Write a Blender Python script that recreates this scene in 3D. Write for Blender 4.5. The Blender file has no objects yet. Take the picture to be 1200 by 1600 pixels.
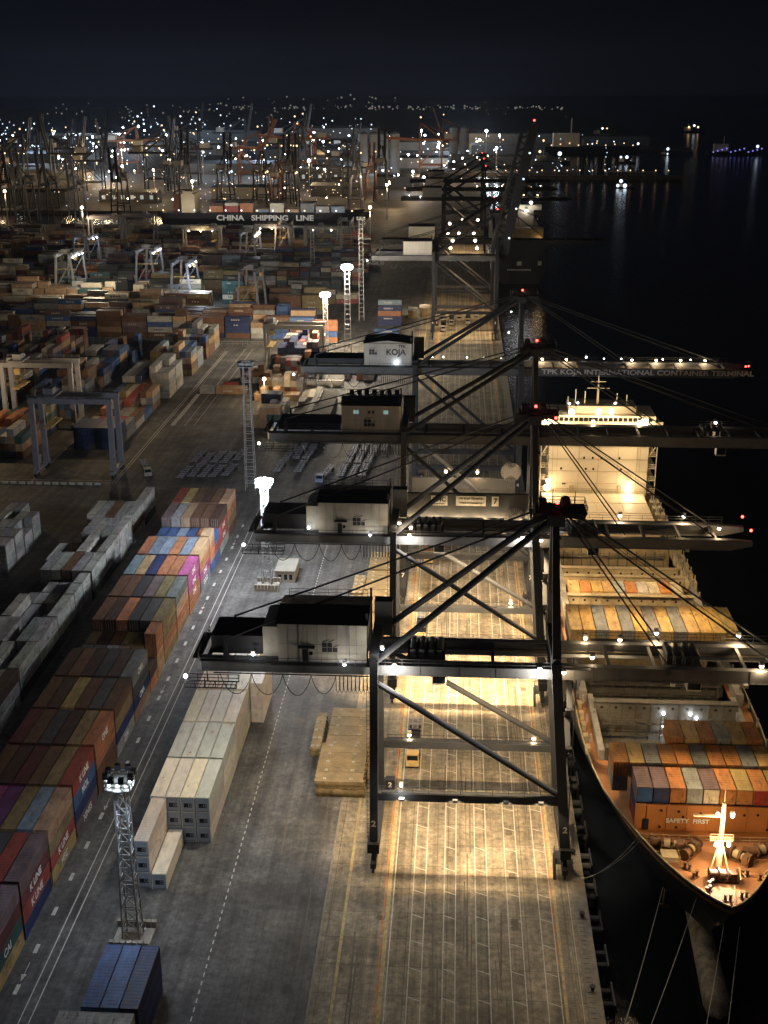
import bpy, math, random
from mathutils import Vector, Matrix
R = math.radians
PI = math.pi
sc = bpy.context.scene
col = sc.collection
random.seed(7)

# ------------------------------------------------------------------ camera, world, light, exposure
CAM = Vector((11.946, 0.0, 121.12))
yaw, pitch, roll = -0.0606451, 0.342285, -0.002454
Fw = Vector((math.sin(yaw) * math.cos(pitch), math.cos(yaw) * math.cos(pitch), -math.sin(pitch)))
Rt = Vector((math.cos(yaw), -math.sin(yaw), 0)); Up = Rt.cross(Fw)
cr, sr = math.cos(roll), math.sin(roll)
Rt, Up = Rt * cr + Up * sr, Up * cr - Rt * sr
cd = bpy.data.cameras.new('camera'); cam = bpy.data.objects.new('camera', cd); col.objects.link(cam)
cam.matrix_world = Matrix(((Rt.x, Up.x, -Fw.x, CAM.x), (Rt.y, Up.y, -Fw.y, CAM.y), (Rt.z, Up.z, -Fw.z, CAM.z), (0, 0, 0, 1)))
cd.sensor_fit = 'VERTICAL'; cd.sensor_height = 24; cd.lens = 24 * 1906.6 / 1600
cd.clip_start = 1; cd.clip_end = 60000
sc.camera = cam
sc.view_settings.view_transform = 'Standard'; sc.view_settings.look = 'None'
sc.view_settings.gamma = 1; sc.view_settings.exposure = 0
sc.cycles.use_denoising = True
sc.cycles.use_light_tree = True
sc.cycles.max_bounces = 5; sc.cycles.diffuse_bounces = 2; sc.cycles.glossy_bounces = 2
sc.cycles.transparent_max_bounces = 4; sc.cycles.transmission_bounces = 2
sc.cycles.sample_clamp_indirect = 3; sc.cycles.sample_clamp_direct = 0
sc.cycles.volume_bounces = 0; sc.cycles.caustics_reflective = False; sc.cycles.caustics_refractive = False

w = bpy.data.worlds.new('World'); sc.world = w; w.use_nodes = True
nt = w.node_tree; nt.nodes.clear()
out = nt.nodes.new('ShaderNodeOutputWorld'); bg = nt.nodes.new('ShaderNodeBackground')
tc = nt.nodes.new('ShaderNodeTexCoord'); sep = nt.nodes.new('ShaderNodeSeparateXYZ')
ramp = nt.nodes.new('ShaderNodeValToRGB')
nt.links.new(tc.outputs['Generated'], sep.inputs[0])
e = ramp.color_ramp.elements
e[0].position = 0.0; e[0].color = (0.0038, 0.0046, 0.0084, 1)
e[1].position = 0.12; e[1].color = (0.0026, 0.0030, 0.0056, 1)
k = e.new(0.5); k.color = (0.0018, 0.0020, 0.0036, 1)
nt.links.new(sep.outputs['Z'], ramp.inputs[0]); 
# a little more city glow towards the land side
mp = nt.nodes.new('ShaderNodeMapRange'); mp.inputs[1].default_value = -0.5; mp.inputs[2].default_value = 0.35
mp.inputs[3].default_value = 1.25; mp.inputs[4].default_value = 0.5
nt.links.new(sep.outputs['X'], mp.inputs[0]); nt.links.new(ramp.outputs[0], bg.inputs['Color']); nt.links.new(mp.outputs[0], bg.inputs['Strength'])
nt.links.new(bg.outputs[0], out.inputs[0])

sd = bpy.data.lights.new('ambient_fill_sun', 'SUN'); sun = bpy.data.objects.new('ambient_fill_sun', sd); col.objects.link(sun)
sd.energy = 0.050; sd.angle = R(60); sd.color = (.90, .94, 1.0)  # wide soft sun added as fill, in place of ambient port light
sun.rotation_euler = (R(24), R(22), R(10))

# ------------------------------------------------------------------ materials
def node_mat(name):
    m = bpy.data.materials.new(name); m.use_nodes = True
    return m, m.node_tree, m.node_tree.nodes['Principled BSDF']

def surf(name, c, rough=.6, metal=0., var=.25, scale=.6, rust=0., bump=0., obj=False, vcol=False, rcol=(.10, .045, .02), stretch=None, spec=.4):
    """painted or weathered surface: base colour x noise, optional rust stains and bump"""
    m, t, p = node_mat(name); n, l = t.nodes, t.links
    co = n.new('ShaderNodeTexCoord'); src = co.outputs['Object']
    if stretch:
        mpn = n.new('ShaderNodeMapping'); mpn.inputs['Scale'].default_value = stretch
        l.new(src, mpn.inputs[0]); src = mpn.outputs[0]
    if obj:
        info = n.new('ShaderNodeObjectInfo')
        ad = n.new('ShaderNodeVectorMath'); ad.operation = 'MULTIPLY_ADD'
        cb = n.new('ShaderNodeCombineXYZ'); l.new(info.outputs['Random'], cb.inputs[0]); l.new(info.outputs['Random'], cb.inputs[1])
        ad.inputs[1].default_value = (37, 91, 13); l.new(cb.outputs[0], ad.inputs[0]); l.new(src, ad.inputs[2]); src = ad.outputs[0]
        base = info.outputs['Color']
    elif vcol:
        at = n.new('ShaderNodeVertexColor'); at.layer_name = 'Col'; base = at.outputs['Color']
    else:
        rgb = n.new('ShaderNodeRGB'); rgb.outputs[0].default_value = (*c, 1); base = rgb.outputs[0]
    nz = n.new('ShaderNodeTexNoise'); nz.inputs['Scale'].default_value = scale; nz.inputs['Detail'].default_value = 8; nz.inputs['Roughness'].default_value = .65
    l.new(src, nz.inputs['Vector'])
    mr = n.new('ShaderNodeMapRange'); mr.inputs[1].default_value = .3; mr.inputs[2].default_value = .7
    mr.inputs[3].default_value = 1 - var; mr.inputs[4].default_value = 1 + var; l.new(nz.outputs[0], mr.inputs[0])
    mul = n.new('ShaderNodeVectorMath'); mul.operation = 'SCALE'; l.new(base, mul.inputs[0]); l.new(mr.outputs[0], mul.inputs['Scale'])
    colr = mul.outputs[0]
    if rust > 0:
        n2 = n.new('ShaderNodeTexNoise'); n2.inputs['Scale'].default_value = scale * 1.7; n2.inputs['Detail'].default_value = 10; n2.inputs['Roughness'].default_value = .7
        l.new(src, n2.inputs['Vector'])
        m2 = n.new('ShaderNodeMapRange'); m2.inputs[1].default_value = .66 - rust * .2; m2.inputs[2].default_value = .76 - rust * .15; l.new(n2.outputs[0], m2.inputs[0])
        mx = n.new('ShaderNodeMix'); mx.data_type = 'RGBA'; l.new(m2.outputs[0], mx.inputs[0]); l.new(colr, mx.inputs[6]); mx.inputs[7].default_value = (*rcol, 1)
        colr = mx.outputs[2]
    l.new(colr, p.inputs['Base Color'])
    p.inputs['Roughness'].default_value = rough; p.inputs['Metallic'].default_value = metal; p.inputs['Specular IOR Level'].default_value = spec
    if bump:
        b = n.new('ShaderNodeBump'); b.inputs['Strength'].default_value = bump; b.inputs['Distance'].default_value = .05
        l.new(nz.outputs[0], b.inputs['Height']); l.new(b.outputs[0], p.inputs['Normal'])
    return m

def glow(name, c, s):
    m, t, p = node_mat(name)
    p.inputs['Base Color'].default_value = (.8, .8, .8, 1)
    p.inputs['Emission Color'].default_value = (*c, 1); p.inputs['Emission Strength'].default_value = s
    m.cycles.emission_sampling = 'NONE'
    return m

M = {}
M['crane'] = surf('crane_paint_slate', (.036, .040, .048), .65, 0, .25, .25, .15, spec=.2)
M['girder'] = surf('girder_paint_lit', (.105, .11, .12), .6, 0, .25, .25, .2, spec=.2)  # crane paint made lighter, the floodlit look put into its colour
M['crane_dark'] = surf('crane_dark_steel', (.022, .024, .029), .6, .2, .2, .5)
M['roof_dark'] = surf('machinery_roof_dark', (.022, .023, .027), .6, 0, .2, .4)
M['house'] = surf('machinery_wall_grey', (.42, .41, .375), .55, 0, .10, .5, .03, stretch=(1, 1, .3))
M['mark'] = surf('crest_navy', (.02, .022, .03), .6, 0, .1)
M['white'] = surf('white_lettering', (.72, .72, .70), .6, 0, .08)
M['galv'] = surf('galvanised_steel', (.42, .43, .44), .45, .4, .15, 1)
M['cable'] = surf('black_cable', (.015, .015, .016), .6, 0, .1)
M['rtg'] = surf('gantry_paint_grey_blue', (.25, .26, .31), .5, .1, .15, .4, .15)
M['rtg_white'] = surf('gantry_paint_white', (.36, .35, .33), .5, .1, .15, .4, .2)
M['yellow'] = surf('machine_yellow', (.50, .36, .15), .5, 0, .15, 1)
M['tyre'] = surf('rubber_black', (.02, .02, .02), .8, 0, .2)
M['cont'] = surf('container_paint', (1, 1, 1), .55, 0, .42, .6, .55, obj=True, stretch=(1.2, .5, .8))
M['contfar'] = surf('yard_container_paint', (1, 1, 1), .6, 0, .35, .4, .25, vcol=True)
M['reefer'] = surf('reefer_white_paint', (1, 1, 1), .45, 0, .20, .7, .42, obj=True, stretch=(1.2, .4, .8), rcol=(.32, .17, .07))
M['unit'] = surf('reefer_unit_grey', (.30, .33, .36), .5, .1, .15, 2)
M['black'] = surf('black_recess', (.01, .01, .012), .7)
M['hatch'] = surf('hatch_cover_ochre', (.30, .22, .11), .7, 0, .35, .35, .35, .3)
M['hull'] = surf('hull_black', (.012, .012, .014), .45, 0, .3, .15)
M['bulb'] = surf('bulb_worn_antifouling', (.27, .215, .14), .8, 0, .6, .55, .6, .6, rcol=(.07, .05, .028))
M['deck'] = surf('deck_oxide_red', (.32, .145, .06), .7, 0, .3, .3, .3)
M['orange'] = surf('breakwater_orange', (.42, .165, .045), .6, 0, .12, .3, .1)
M['shipsteel'] = surf('ship_coaming_buff', (.38, .31, .19), .7, 0, .3, .4, .35)
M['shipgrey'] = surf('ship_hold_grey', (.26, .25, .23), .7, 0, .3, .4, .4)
M['shipshade'] = surf('ship_hold_shaded', (.12, .115, .10), .7, 0, .35, .4, .5)  # darker ship paint, the shade of the hold put into its colour
M['accom'] = surf('accommodation_cream', (.60, .49, .33), .55, 0, .06, .3, .03)
M['glass'] = surf('dark_glass', (.01, .012, .015), .1)
M['wbrown'] = surf('winch_brown', (.12, .06, .03), .6, 0, .3, 1, .3)
M['rail'] = surf('rail_steel', (.20, .17, .13), .5, .6, .2)
M['pline'] = surf('white_line_paint', (.52, .51, .47), .7, 0, .35, 1.5)
M['yline'] = surf('worn_yellow_paint', (.42, .33, .16), .7, 0, .45, 1.2)
M['oline'] = surf('orange_line_paint', (.60, .16, .03), .7, 0, .3, 1)
M['cope'] = surf('quay_cope_concrete', (.22, .20, .17), .85, 0, .3, .8)
M['conc'] = surf('pale_concrete', (.36, .33, .28), .85, 0, .25, .4)
M['bldg'] = surf('warehouse_wall', (.36, .34, .31), .8, 0, .2, .1)
M['bldg2'] = surf('silo_wall', (.24, .25, .26), .8, 0, .25, .12)
M['bldg_dark'] = surf('dark_building_wall', (.10, .10, .10), .8, 0, .2, .05)
M['roof'] = surf('sheet_roof', (.27, .25, .21), .6, .1, .2, .3, .1)
M['rust'] = surf('rust_red_steel', (.20, .08, .04), .7, 0, .3, .3)
M['lampwarm'] = glow('lamp_sodium', (1, .80, .50), 22)
M['lampwhite'] = glow('lamp_white', (.86, .93, 1), 30)
M['lampblue'] = glow('lamp_cool_blue', (.55, .72, 1), 10)
M['lampred'] = glow('lamp_red', (1, .04, .03), 14)
M['lamporange'] = glow('lamp_orange', (1, .55, .22), 16)
M['farwhite'] = glow('far_lamp_white', (.70, .85, 1), 2.4)
M['farwarm'] = glow('far_lamp_warm', (1, .66, .34), 2.2)
M['city'] = glow('city_glint', (1, .92, .80), .16)
M['wincyan'] = glow('lit_cyan_window', (.35, .75, .72), .35)
M['winlit'] = glow('lit_window', (.7, .95, 1), .25)

def ground_mat(name, c1, c2, streak=True, joint=None):
    m, t, p = node_mat(name); n, l = t.nodes, t.links
    g = n.new('ShaderNodeNewGeometry'); src = g.outputs['Position']
    def noise(scale, vec, det=8, r=.65):
        a = n.new('ShaderNodeTexNoise'); a.inputs['Scale'].default_value = scale; a.inputs['Detail'].default_value = det; a.inputs['Roughness'].default_value = r
        l.new(vec, a.inputs['Vector']); return a.outputs[0]
    big = noise(.035, src); fine = noise(.9, src, 10, .75)
    mpn = n.new('ShaderNodeMapping'); mpn.inputs['Scale'].default_value = (.55, .02, 1); l.new(src, mpn.inputs[0]); st = noise(1, mpn.outputs[0], 6, .7)
    def mr(v, a, b, c, d):
        x = n.new('ShaderNodeMapRange'); x.inputs[1].default_value = a; x.inputs[2].default_value = b; x.inputs[3].default_value = c; x.inputs[4].default_value = d; l.new(v, x.inputs[0]); return x.outputs[0]
    mx = n.new('ShaderNodeMix'); mx.data_type = 'RGBA'; l.new(mr(big, .35, .65, 0, 1), mx.inputs[0]); mx.inputs[6].default_value = (*c1, 1); mx.inputs[7].default_value = (*c2, 1)
    a = n.new('ShaderNodeMath'); a.operation = 'MULTIPLY'; l.new(mr(fine, .34, .66, .48, 1.5), a.inputs[0])
    mid = noise(.16, src, 5, .6); a0 = n.new('ShaderNodeMath'); a0.operation = 'MULTIPLY'
    l.new(mr(st, .35, .65, .62 if streak else .92, 1.3 if streak else 1.08), a0.inputs[0]); l.new(mr(mid, .36, .64, .68, 1.28), a0.inputs[1])
    if joint:
        sx = n.new('ShaderNodeSeparateXYZ'); l.new(src, sx.inputs[0]); prev = a0.outputs[0]
        for ax, per in (('X', joint), ('Y', joint)):
            md = n.new('ShaderNodeMath'); md.operation = 'PINGPONG'; md.inputs[1].default_value = per / 2; l.new(sx.outputs[ax], md.inputs[0])
            ml = n.new('ShaderNodeMath'); ml.operation = 'MULTIPLY'; l.new(prev, ml.inputs[0]); l.new(mr(md.outputs[0], .03, .11, .55, 1), ml.inputs[1]); prev = ml.outputs[0]
        l.new(prev, a.inputs[1])
    else: l.new(a0.outputs[0], a.inputs[1])
    s = n.new('ShaderNodeVectorMath'); s.operation = 'SCALE'; l.new(mx.outputs[2], s.inputs[0]); l.new(a.outputs[0], s.inputs['Scale'])
    # oil spots
    sp = noise(.22, src, 4, .5)
    mx2 = n.new('ShaderNodeMix'); mx2.data_type = 'RGBA'; l.new(mr(sp, .64, .74, 0, .55), mx2.inputs[0]); l.new(s.outputs[0], mx2.inputs[6]); mx2.inputs[7].default_value = (.02, .018, .016, 1)
    l.new(mx2.outputs[2], p.inputs['Base Color']); l.new(mr(fine, .3, .7, .55, .85), p.inputs['Roughness'])
    p.inputs['Specular IOR Level'].default_value = .3
    b = n.new('ShaderNodeBump'); b.inputs['Strength'].default_value = .3; b.inputs['Distance'].default_value = .03; l.new(fine, b.inputs['Height']); l.new(b.outputs[0], p.inputs['Normal'])
    return m
M['apron'] = ground_mat('apron_concrete', (.20, .172, .130), (.27, .235, .175), joint=6.0)
M['yard'] = ground_mat('yard_asphalt', (.085, .083, .083), (.125, .12, .112))
M['land'] = ground_mat('far_port_ground', (.07, .062, .052), (.11, .095, .08), False)

wm, t, p = node_mat('harbour_water'); n, l = t.nodes, t.links
p.inputs['Base Color'].default_value = (.004, .006, .009, 1); p.inputs['Roughness'].default_value = .16; p.inputs['IOR'].default_value = 1.33; p.inputs['Specular IOR Level'].default_value = .35
g = n.new('ShaderNodeNewGeometry'); mpn = n.new('ShaderNodeMapping'); mpn.inputs['Scale'].default_value = (1, .6, 1); l.new(g.outputs['Position'], mpn.inputs[0])
nz = n.new('ShaderNodeTexNoise'); nz.inputs['Scale'].default_value = .35; nz.inputs['Detail'].default_value = 6; l.new(mpn.outputs[0], nz.inputs['Vector'])
b = n.new('ShaderNodeBump'); b.inputs['Strength'].default_value = .5; b.inputs['Distance'].default_value = .5; l.new(nz.outputs[0], b.inputs['Height']); l.new(b.outputs[0], p.inputs['Normal'])
M['water'] = wm

# ------------------------------------------------------------------ helpers
class MB:
    def __init__(s): s.v = []; s.f = []; s.c = []
    def box(s, x0, x1, y0, y1, z0, z1, c=None):
        i = len(s.v)
        s.v += [(x0, y0, z0), (x1, y0, z0), (x1, y1, z0), (x0, y1, z0), (x0, y0, z1), (x1, y0, z1), (x1, y1, z1), (x0, y1, z1)]
        s.f += [(i, i+3, i+2, i+1), (i+4, i+5, i+6, i+7), (i, i+1, i+5, i+4), (i+1, i+2, i+6, i+5), (i+2, i+3, i+7, i+6), (i+3, i, i+4, i+7)]
        if c is not None: s.c += [c] * 6
        return s
    def bar(s, a, b, w, h=None, w2=None, h2=None):
        """box beam a->b; w is horizontal width, h the other size; w2,h2 at b"""
        h = h or w; w2 = w2 or w; h2 = h2 or h
        a = Vector(a); b = Vector(b); d = (b - a).normalized()
        ref = Vector((0, 0, 1)) if abs(d.z) < .9 else Vector((0, 1, 0))
        u = d.cross(ref).normalized(); v = u.cross(d).normalized(); i = len(s.v)
        for q, ww, hh in ((a, w, h), (b, w2, h2)):
            for su, sv in ((-1, -1), (1, -1), (1, 1), (-1, 1)): s.v.append(tuple(q + u * su * ww / 2 + v * sv * hh / 2))
        s.f += [(i+3, i+2, i+1, i), (i+4, i+5, i+6, i+7)] + [(i + k, i + (k+1) % 4, i + 4 + (k+1) % 4, i + 4 + k) for k in range(4)]
        return s
    def tube(s, pts, r, n=6, cap=True, r2=None):
        pts = [Vector(q) for q in pts]; i0 = len(s.v); m = len(pts)
        for k, q in enumerate(pts):
            d = (pts[min(k+1, m-1)] - pts[max(k-1, 0)]).normalized()
            ref = Vector((0, 0, 1)) if abs(d.z) < .9 else Vector((0, 1, 0))
            u = d.cross(ref).normalized(); v = u.cross(d)
            rr = r if r2 is None else r + (r2 - r) * k / (m - 1)
            for j in range(n):
                a = 2 * PI * (j + .5) / n; s.v.append(tuple(q + u * math.cos(a) * rr + v * math.sin(a) * rr))
        for k in range(m - 1):
            for j in range(n):
                a = i0 + k * n + j; b = i0 + k * n + (j + 1) % n; s.f.append((a, b, b + n, a + n))
        if cap: s.f += [tuple(i0 + j for j in range(n))[::-1], tuple(i0 + (m-1) * n + j for j in range(n))]
        return s
    def ball(s, c, r, n=8, m=5):
        i = len(s.v); cx, cy, cz = c
        for a in range(1, m):
            for k in range(n):
                th = PI * a / m; ph = 2 * PI * k / n
                s.v.append((cx + r * math.sin(th) * math.cos(ph), cy + r * math.sin(th) * math.sin(ph), cz + r * math.cos(th)))
        t_, b_ = len(s.v), len(s.v) + 1; s.v += [(cx, cy, cz + r), (cx, cy, cz - r)]
        for a in range(m - 2):
            for k in range(n): s.f.append((i + a*n + k, i + (a+1)*n + k, i + (a+1)*n + (k+1) % n, i + a*n + (k+1) % n))
        for k in range(n): s.f += [(i + k, i + (k+1) % n, t_)[::1], (i + (m-2)*n + (k+1) % n, i + (m-2)*n + k, b_)]
        return s
    def quad(s, *p):
        i = len(s.v); s.v += [tuple(q) for q in p]; s.f.append(tuple(range(i, i + len(p)))); return s
    def rail(s, pts, h=1.1, r=.035, step=2.0):
        pts = [Vector(q) for q in pts]
        for a, b in zip(pts[:-1], pts[1:]):
            L = (b - a).length; k = max(1, round(L / step))
            for j in range(k + 1):
                q = a.lerp(b, j / k); s.bar(q, q + Vector((0, 0, h)), r * 2)
            for z in (h, h * .5): s.bar(a + Vector((0, 0, z)), b + Vector((0, 0, z)), r * 2)
        return s
    def mesh(s, name, m=None):
        me = bpy.data.meshes.new(name); me.from_pydata(s.v, [], s.f)
        if s.c:
            ca = me.color_attributes.new('Col', 'FLOAT_COLOR', 'CORNER'); k = 0; buf = []
            for fi, f in enumerate(s.f): buf += [v for _ in f for v in (*s.c[fi], 1)]
            ca.data.foreach_set('color', buf)
        if m: me.materials.append(m)
        me.update(); return me
    def build(s, name, m, parent=None, loc=None):
        o = bpy.data.objects.new(name, s.mesh(name, m)); col.objects.link(o)
        if parent: o.parent = parent
        if loc: o.location = loc
        return o

def put(name, me, parent=None, loc=(0, 0, 0), rz=0):
    o = bpy.data.objects.new(name, me); col.objects.link(o); o.parent = parent; o.location = loc; o.rotation_euler = (0, 0, rz); return o
def tag(o, label, cat, group=None, kind=None):
    if label: o['label'] = label; o['category'] = cat
    if group: o['group'] = group
    if kind: o['kind'] = kind
    return o
def empty(name, loc, label, cat, group=None, rz=0):
    o = bpy.data.objects.new(name, None); col.objects.link(o); o.location = loc; o.rotation_euler = (0, 0, rz); o.empty_display_size = 1
    return tag(o, label, cat, group)
def struct(o): o['kind'] = 'structure'; return o
def copy_tree(o, parent=None):
    c = o.copy(); col.objects.link(c); c.parent = parent
    for ch in o.children: copy_tree(ch, c)
    return c
def point(loc, P, c=(1, .78, .48), parent=None, r=.35, name='lamp_light'):
    d = bpy.data.lights.new(name, 'POINT'); d.energy = P; d.color = c; d.shadow_soft_size = r
    o = bpy.data.objects.new(name, d); col.objects.link(o); o.location = loc; o.parent = parent; return o
def spot(loc, P, tgt, c=(1, .78, .48), parent=None, ang=120, blend=.5, r=.3, name='lamp_light'):
    d = bpy.data.lights.new(name, 'SPOT'); d.energy = P; d.color = c; d.shadow_soft_size = r; d.spot_size = R(ang); d.spot_blend = blend
    o = bpy.data.objects.new(name, d); col.objects.link(o); o.location = loc; o.parent = parent
    o.rotation_euler = (Vector(tgt) - Vector(loc)).to_track_quat('-Z', 'Y').to_euler(); return o
WARM = (1, .69, .36); COOL = (.82, .90, 1); MID = (1, .90, .74)
def text(s, loc, size, rot, m, parent, name='lettering', align='CENTER', ext=.01, squash=1):
    cu = bpy.data.curves.new(name, 'FONT'); cu.body = s; cu.size = size; cu.align_x = align; cu.align_y = 'CENTER'; cu.extrude = ext; cu.offset = size * .03
    cu.materials.append(m); o = bpy.data.objects.new(name, cu); col.objects.link(o); o.location = loc; o.rotation_euler = rot; o.parent = parent; o.scale = (squash, 1, 1)
    return o
ORD = ['first', 'second', 'third', 'fourth', 'fifth', 'sixth', 'seventh', 'eighth', 'ninth', 'tenth', 'eleventh', 'twelfth', 'thirteenth', 'fourteenth', 'fifteenth', 'sixteenth', 'seventeenth', 'eighteenth', 'nineteenth', 'twentieth'] + ['twenty-' + q for q in ('first', 'second', 'third', 'fourth', 'fifth', 'sixth', 'seventh', 'eighth', 'ninth')] + ['thirtieth'] + ['thirty-' + q for q in ('first', 'second', 'third', 'fourth', 'fifth', 'sixth', 'seventh', 'eighth', 'ninth')]

# ------------------------------------------------------------------ ground and water
WZ = -3.2
struct(MB().quad((-8000, -1500, WZ), (8000, -1500, WZ), (8000, 9000, WZ), (-8000, 9000, WZ)).build('water', M['water']))
g = MB()
g.box(-1500, 33.5, -60, 1075, -8, 0)
struct(g.build('ground', M['yard']))
struct(MB().box(-70, 42, 1075.003, 1560, -8, 0).build('pier_ground', M['land']))
g = MB(); g.box(-6000, -70.01, 1190, 5200, -8, .01); g.box(-70, 160, 1700, 5200, -8, 0.012); g.box(160.01, 420, 2260, 5200, -8, .014); struct(g.build('far_land', M['land']))
struct(MB().quad((-6.8, -60, .004), (33.3, -60, .004), (33.3, 1074, .004), (-6.8, 1074, .004)).build('apron', M['apron']))
c = MB(); c.box(31.6, 33.8, -60, 1075, -2.4, .14); struct(c.build('quay_kerb', M['cope']))
c = MB(); c.box(-7.1, -6.8, -60, 700, .0, .06); struct(c.build('gutter_kerb', M['cope']))
# rails
for X in (0, 30.48):
    r_ = MB(); r_.box(X - .05, X + .05, -60, 1070, .02, .09); r_.box(X - .45, X - .38, -60, 1070, .008, .05); r_.box(X + .38, X + .45, -60, 1070, .008, .05)
    struct(r_.build('crane_rail', M['rail']))
# painted markings
def strip(mb, x0, x1, y0, y1, z=.012): mb.quad((x0, y0, z), (x1, y0, z), (x1, y1, z), (x0, y1, z))
p_ = MB()
lanes = [(6.6, 8.5), (11.5, 13.3), (16.4, 18.3), (21.35, 23.3), (26.2, 28.1)]
for a, b in lanes:
    strip(p_, a - .07, a + .07, 60, 1000); strip(p_, b - .07, b + .07, 60, 1000)
    y = 137.8 - 5.95 * 12
    while y < 600:
        p_.quad((a + .08, y, .012), (b - .08, y - .75, .012), (b - .08, y - .60, .012), (a + .08, y + .15, .012)); y += 5.95
strip(p_, 3.5, 3.66, 60, 1000); strip(p_, 30.95, 31.03, 60, 1000)
strip(p_, -22.5, -22.3, 60, 61)
struct(p_.build('lane_markings', M['pline']))
p_ = MB(); strip(p_, 2.55, 3.15, 60, 1000, .012); strip(p_, -3.9, -3.45, 60, 700, .012); strip(p_, 28.5, 28.95, 60, 900, .012)
struct(p_.build('worn_yellow_stripe', M['yline']))
p_ = MB()
for _ in range(150):
    x = random.choice([9.9, 10.6, 14.6, 15.4, 19.6, 20.5, 24.6, 25.4, -1.6, -9, -16]) + random.uniform(-.5, .5); y = random.uniform(70, 420); L_ = random.uniform(5, 26); w_ = random.uniform(.12, .3); dx = random.uniform(-.5, .5)
    p_.quad((x, y, .008), (x + w_, y, .008), (x + w_ + dx, y + L_, .008), (x + dx, y + L_, .008))
for _ in range(26):
    x = random.uniform(-40, 28); y = random.uniform(90, 420); r_ = random.uniform(.3, 1.3); n_ = 9
    p_.quad(*[(x + r_ * random.uniform(.6, 1.2) * math.cos(2 * PI * k / n_), y + r_ * random.uniform(.6, 1.2) * math.sin(2 * PI * k / n_), .008) for k in range(n_)])
struct(p_.build('road_stains', surf('tyre_rubber_stain', (.125, .108, .085), .8, 0, .3, 1.5)))
p_ = MB()
for _ in range(16):
    x = random.choice([12.4, 17.4, 22.3, 27.2]) + random.uniform(-.1, .1); y = random.uniform(150, 420); p_.box(x - .55, x + .55, y, y + 1.5, .002, .022)
struct(p_.build('road_drain_covers', surf('drain_cover_iron', (.11, .095, .07), .6, .3, .3, 2)))
p_ = MB(); strip(p_, 2.18, 2.34, 60, 900, .012); strip(p_, 28.14, 28.28, 146, 900, .012); struct(p_.build('orange_stripe', M['oline']))
p_ = MB()
y = 100
while y < 360:
    strip(p_, -22.7, -22.52, y, y + .9); y += 1.75
strip(p_, -46.05, -45.88, 60, 352); strip(p_, -44.65, -44.48, 60, 352)
y = 118; k = 0
while y < 330:
    strip(p_, -48.7, -48.1, y, y + 2.0)
    if k % 5 == 2:
        strip(p_, -48.45, -48.35, y + 3.2, y + 6.6); p_.quad((-48.8, y + 4.1, .012), (-48.4, y + 2.6, .012), (-48.0, y + 4.1, .012))
    y += 8.6; k += 1
for X in (-96.5, -95.6, -122.8): strip(p_, X, X + .25, 362, 560)
for Y in (362, 364.2): strip(p_, -150, -97, Y, Y + .2)
for X in (-88, -84.5, -70, -66.5): strip(p_, X, X + .2, 470 if X > -80 else 430, 566)
strip(p_, -54, -53.8, 430, 500); strip(p_, -50, -49.8, 430, 500)
struct(p_.build('yard_markings', M['pline']))
# drain grating strip near the quay edge
p_ = MB(); y = 90
while y < 150: p_.box(28.9, 30.0, y, y + .22, .006, .02); y += .5
struct(p_.build('drain_grating', M['cope']))
p_ = MB(); y = 90
while y < 420: p_.box(31.9, 32.7, y, y + .3, .145, .19); y += 1.0
struct(p_.build('cope_ribs', M['cope']))
# fenders
fm = MB(); 
fm.tube([(0, 0, -1.2), (1.5, 0, -1.2)], .62, 10)
f_cyl = fm.mesh('fender_drum', M['crane']); f_pan = MB().box(1.5, 1.75, -2.4, 2.4, -3.0, -.1).mesh('fender_panel', M['crane_dark'])
for i in range(24):
    e_ = empty('quay_fender', (33.85, 116.3 + 8 * i, 0), f'{ORD[i]} rubber fender along the quay wall, counted from the near end', 'fender', 'fenders on the quay wall')
    put('drum', f_cyl, e_, (0, -1.3, 0)); put('drum', f_cyl, e_, (0, 1.3, 0)); put('panel', f_pan, e_)
# bollards on the cope
bm_ = MB().tube([(0, 0, 0), (0, 0, .55)], .25, 10).tube([(0, 0, .55), (0, 0, .75)], .42, 10).mesh('bollard', M['crane_dark'])
for i in range(10):
    o = put('bollard', bm_, None, (32.6, 124 + 16 * i + .5, .15)); tag(o, f'{ORD[i]} iron mooring bollard on the quay edge from the near end', 'bollard', 'bollards on the quay edge')

# ------------------------------------------------------------------ containers
PAL = dict(brown=(.17, .075, .035), dark_brown=(.085, .042, .028), orange=(.46, .155, .04), tan=(.47, .28, .13), grey=(.19, .20, .21), dark_grey=(.07, .075, .08),
           navy=(.025, .045, .15), blue=(.04, .11, .30), light_blue=(.20, .28, .36), red=(.34, .045, .03), maroon=(.14, .03, .035), magenta=(.45, .06, .24), purple=(.20, .045, .19),
           olive=(.25, .18, .06), mauve=(.17, .11, .12), white=(.44, .425, .38), cream=(.60, .52, .385), teal=(.03, .10, .10), yellow=(.50, .32, .07), black=(.03, .03, .035), silver=(.33, .335, .33))
def mute(c, f=.76):
    g_ = .3 * c[0] + .59 * c[1] + .11 * c[2]; return tuple((g_ + (v - g_) * f) * .92 for v in c)
PAL0 = dict(PAL); grp_ship = 'containers on the ship'; PAL0.update(orange=(.50, .21, .06), tan=(.56, .37, .15), yellow=(.56, .37, .11), olive=(.36, .27, .10), grey=(.24, .25, .25))
PAL = {k: mute(v) for k, v in PAL.items()}
def pn(k): return k.replace('_', ' ')
CW, CH, CT = 2.438, 2.59, 2.6
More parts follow.
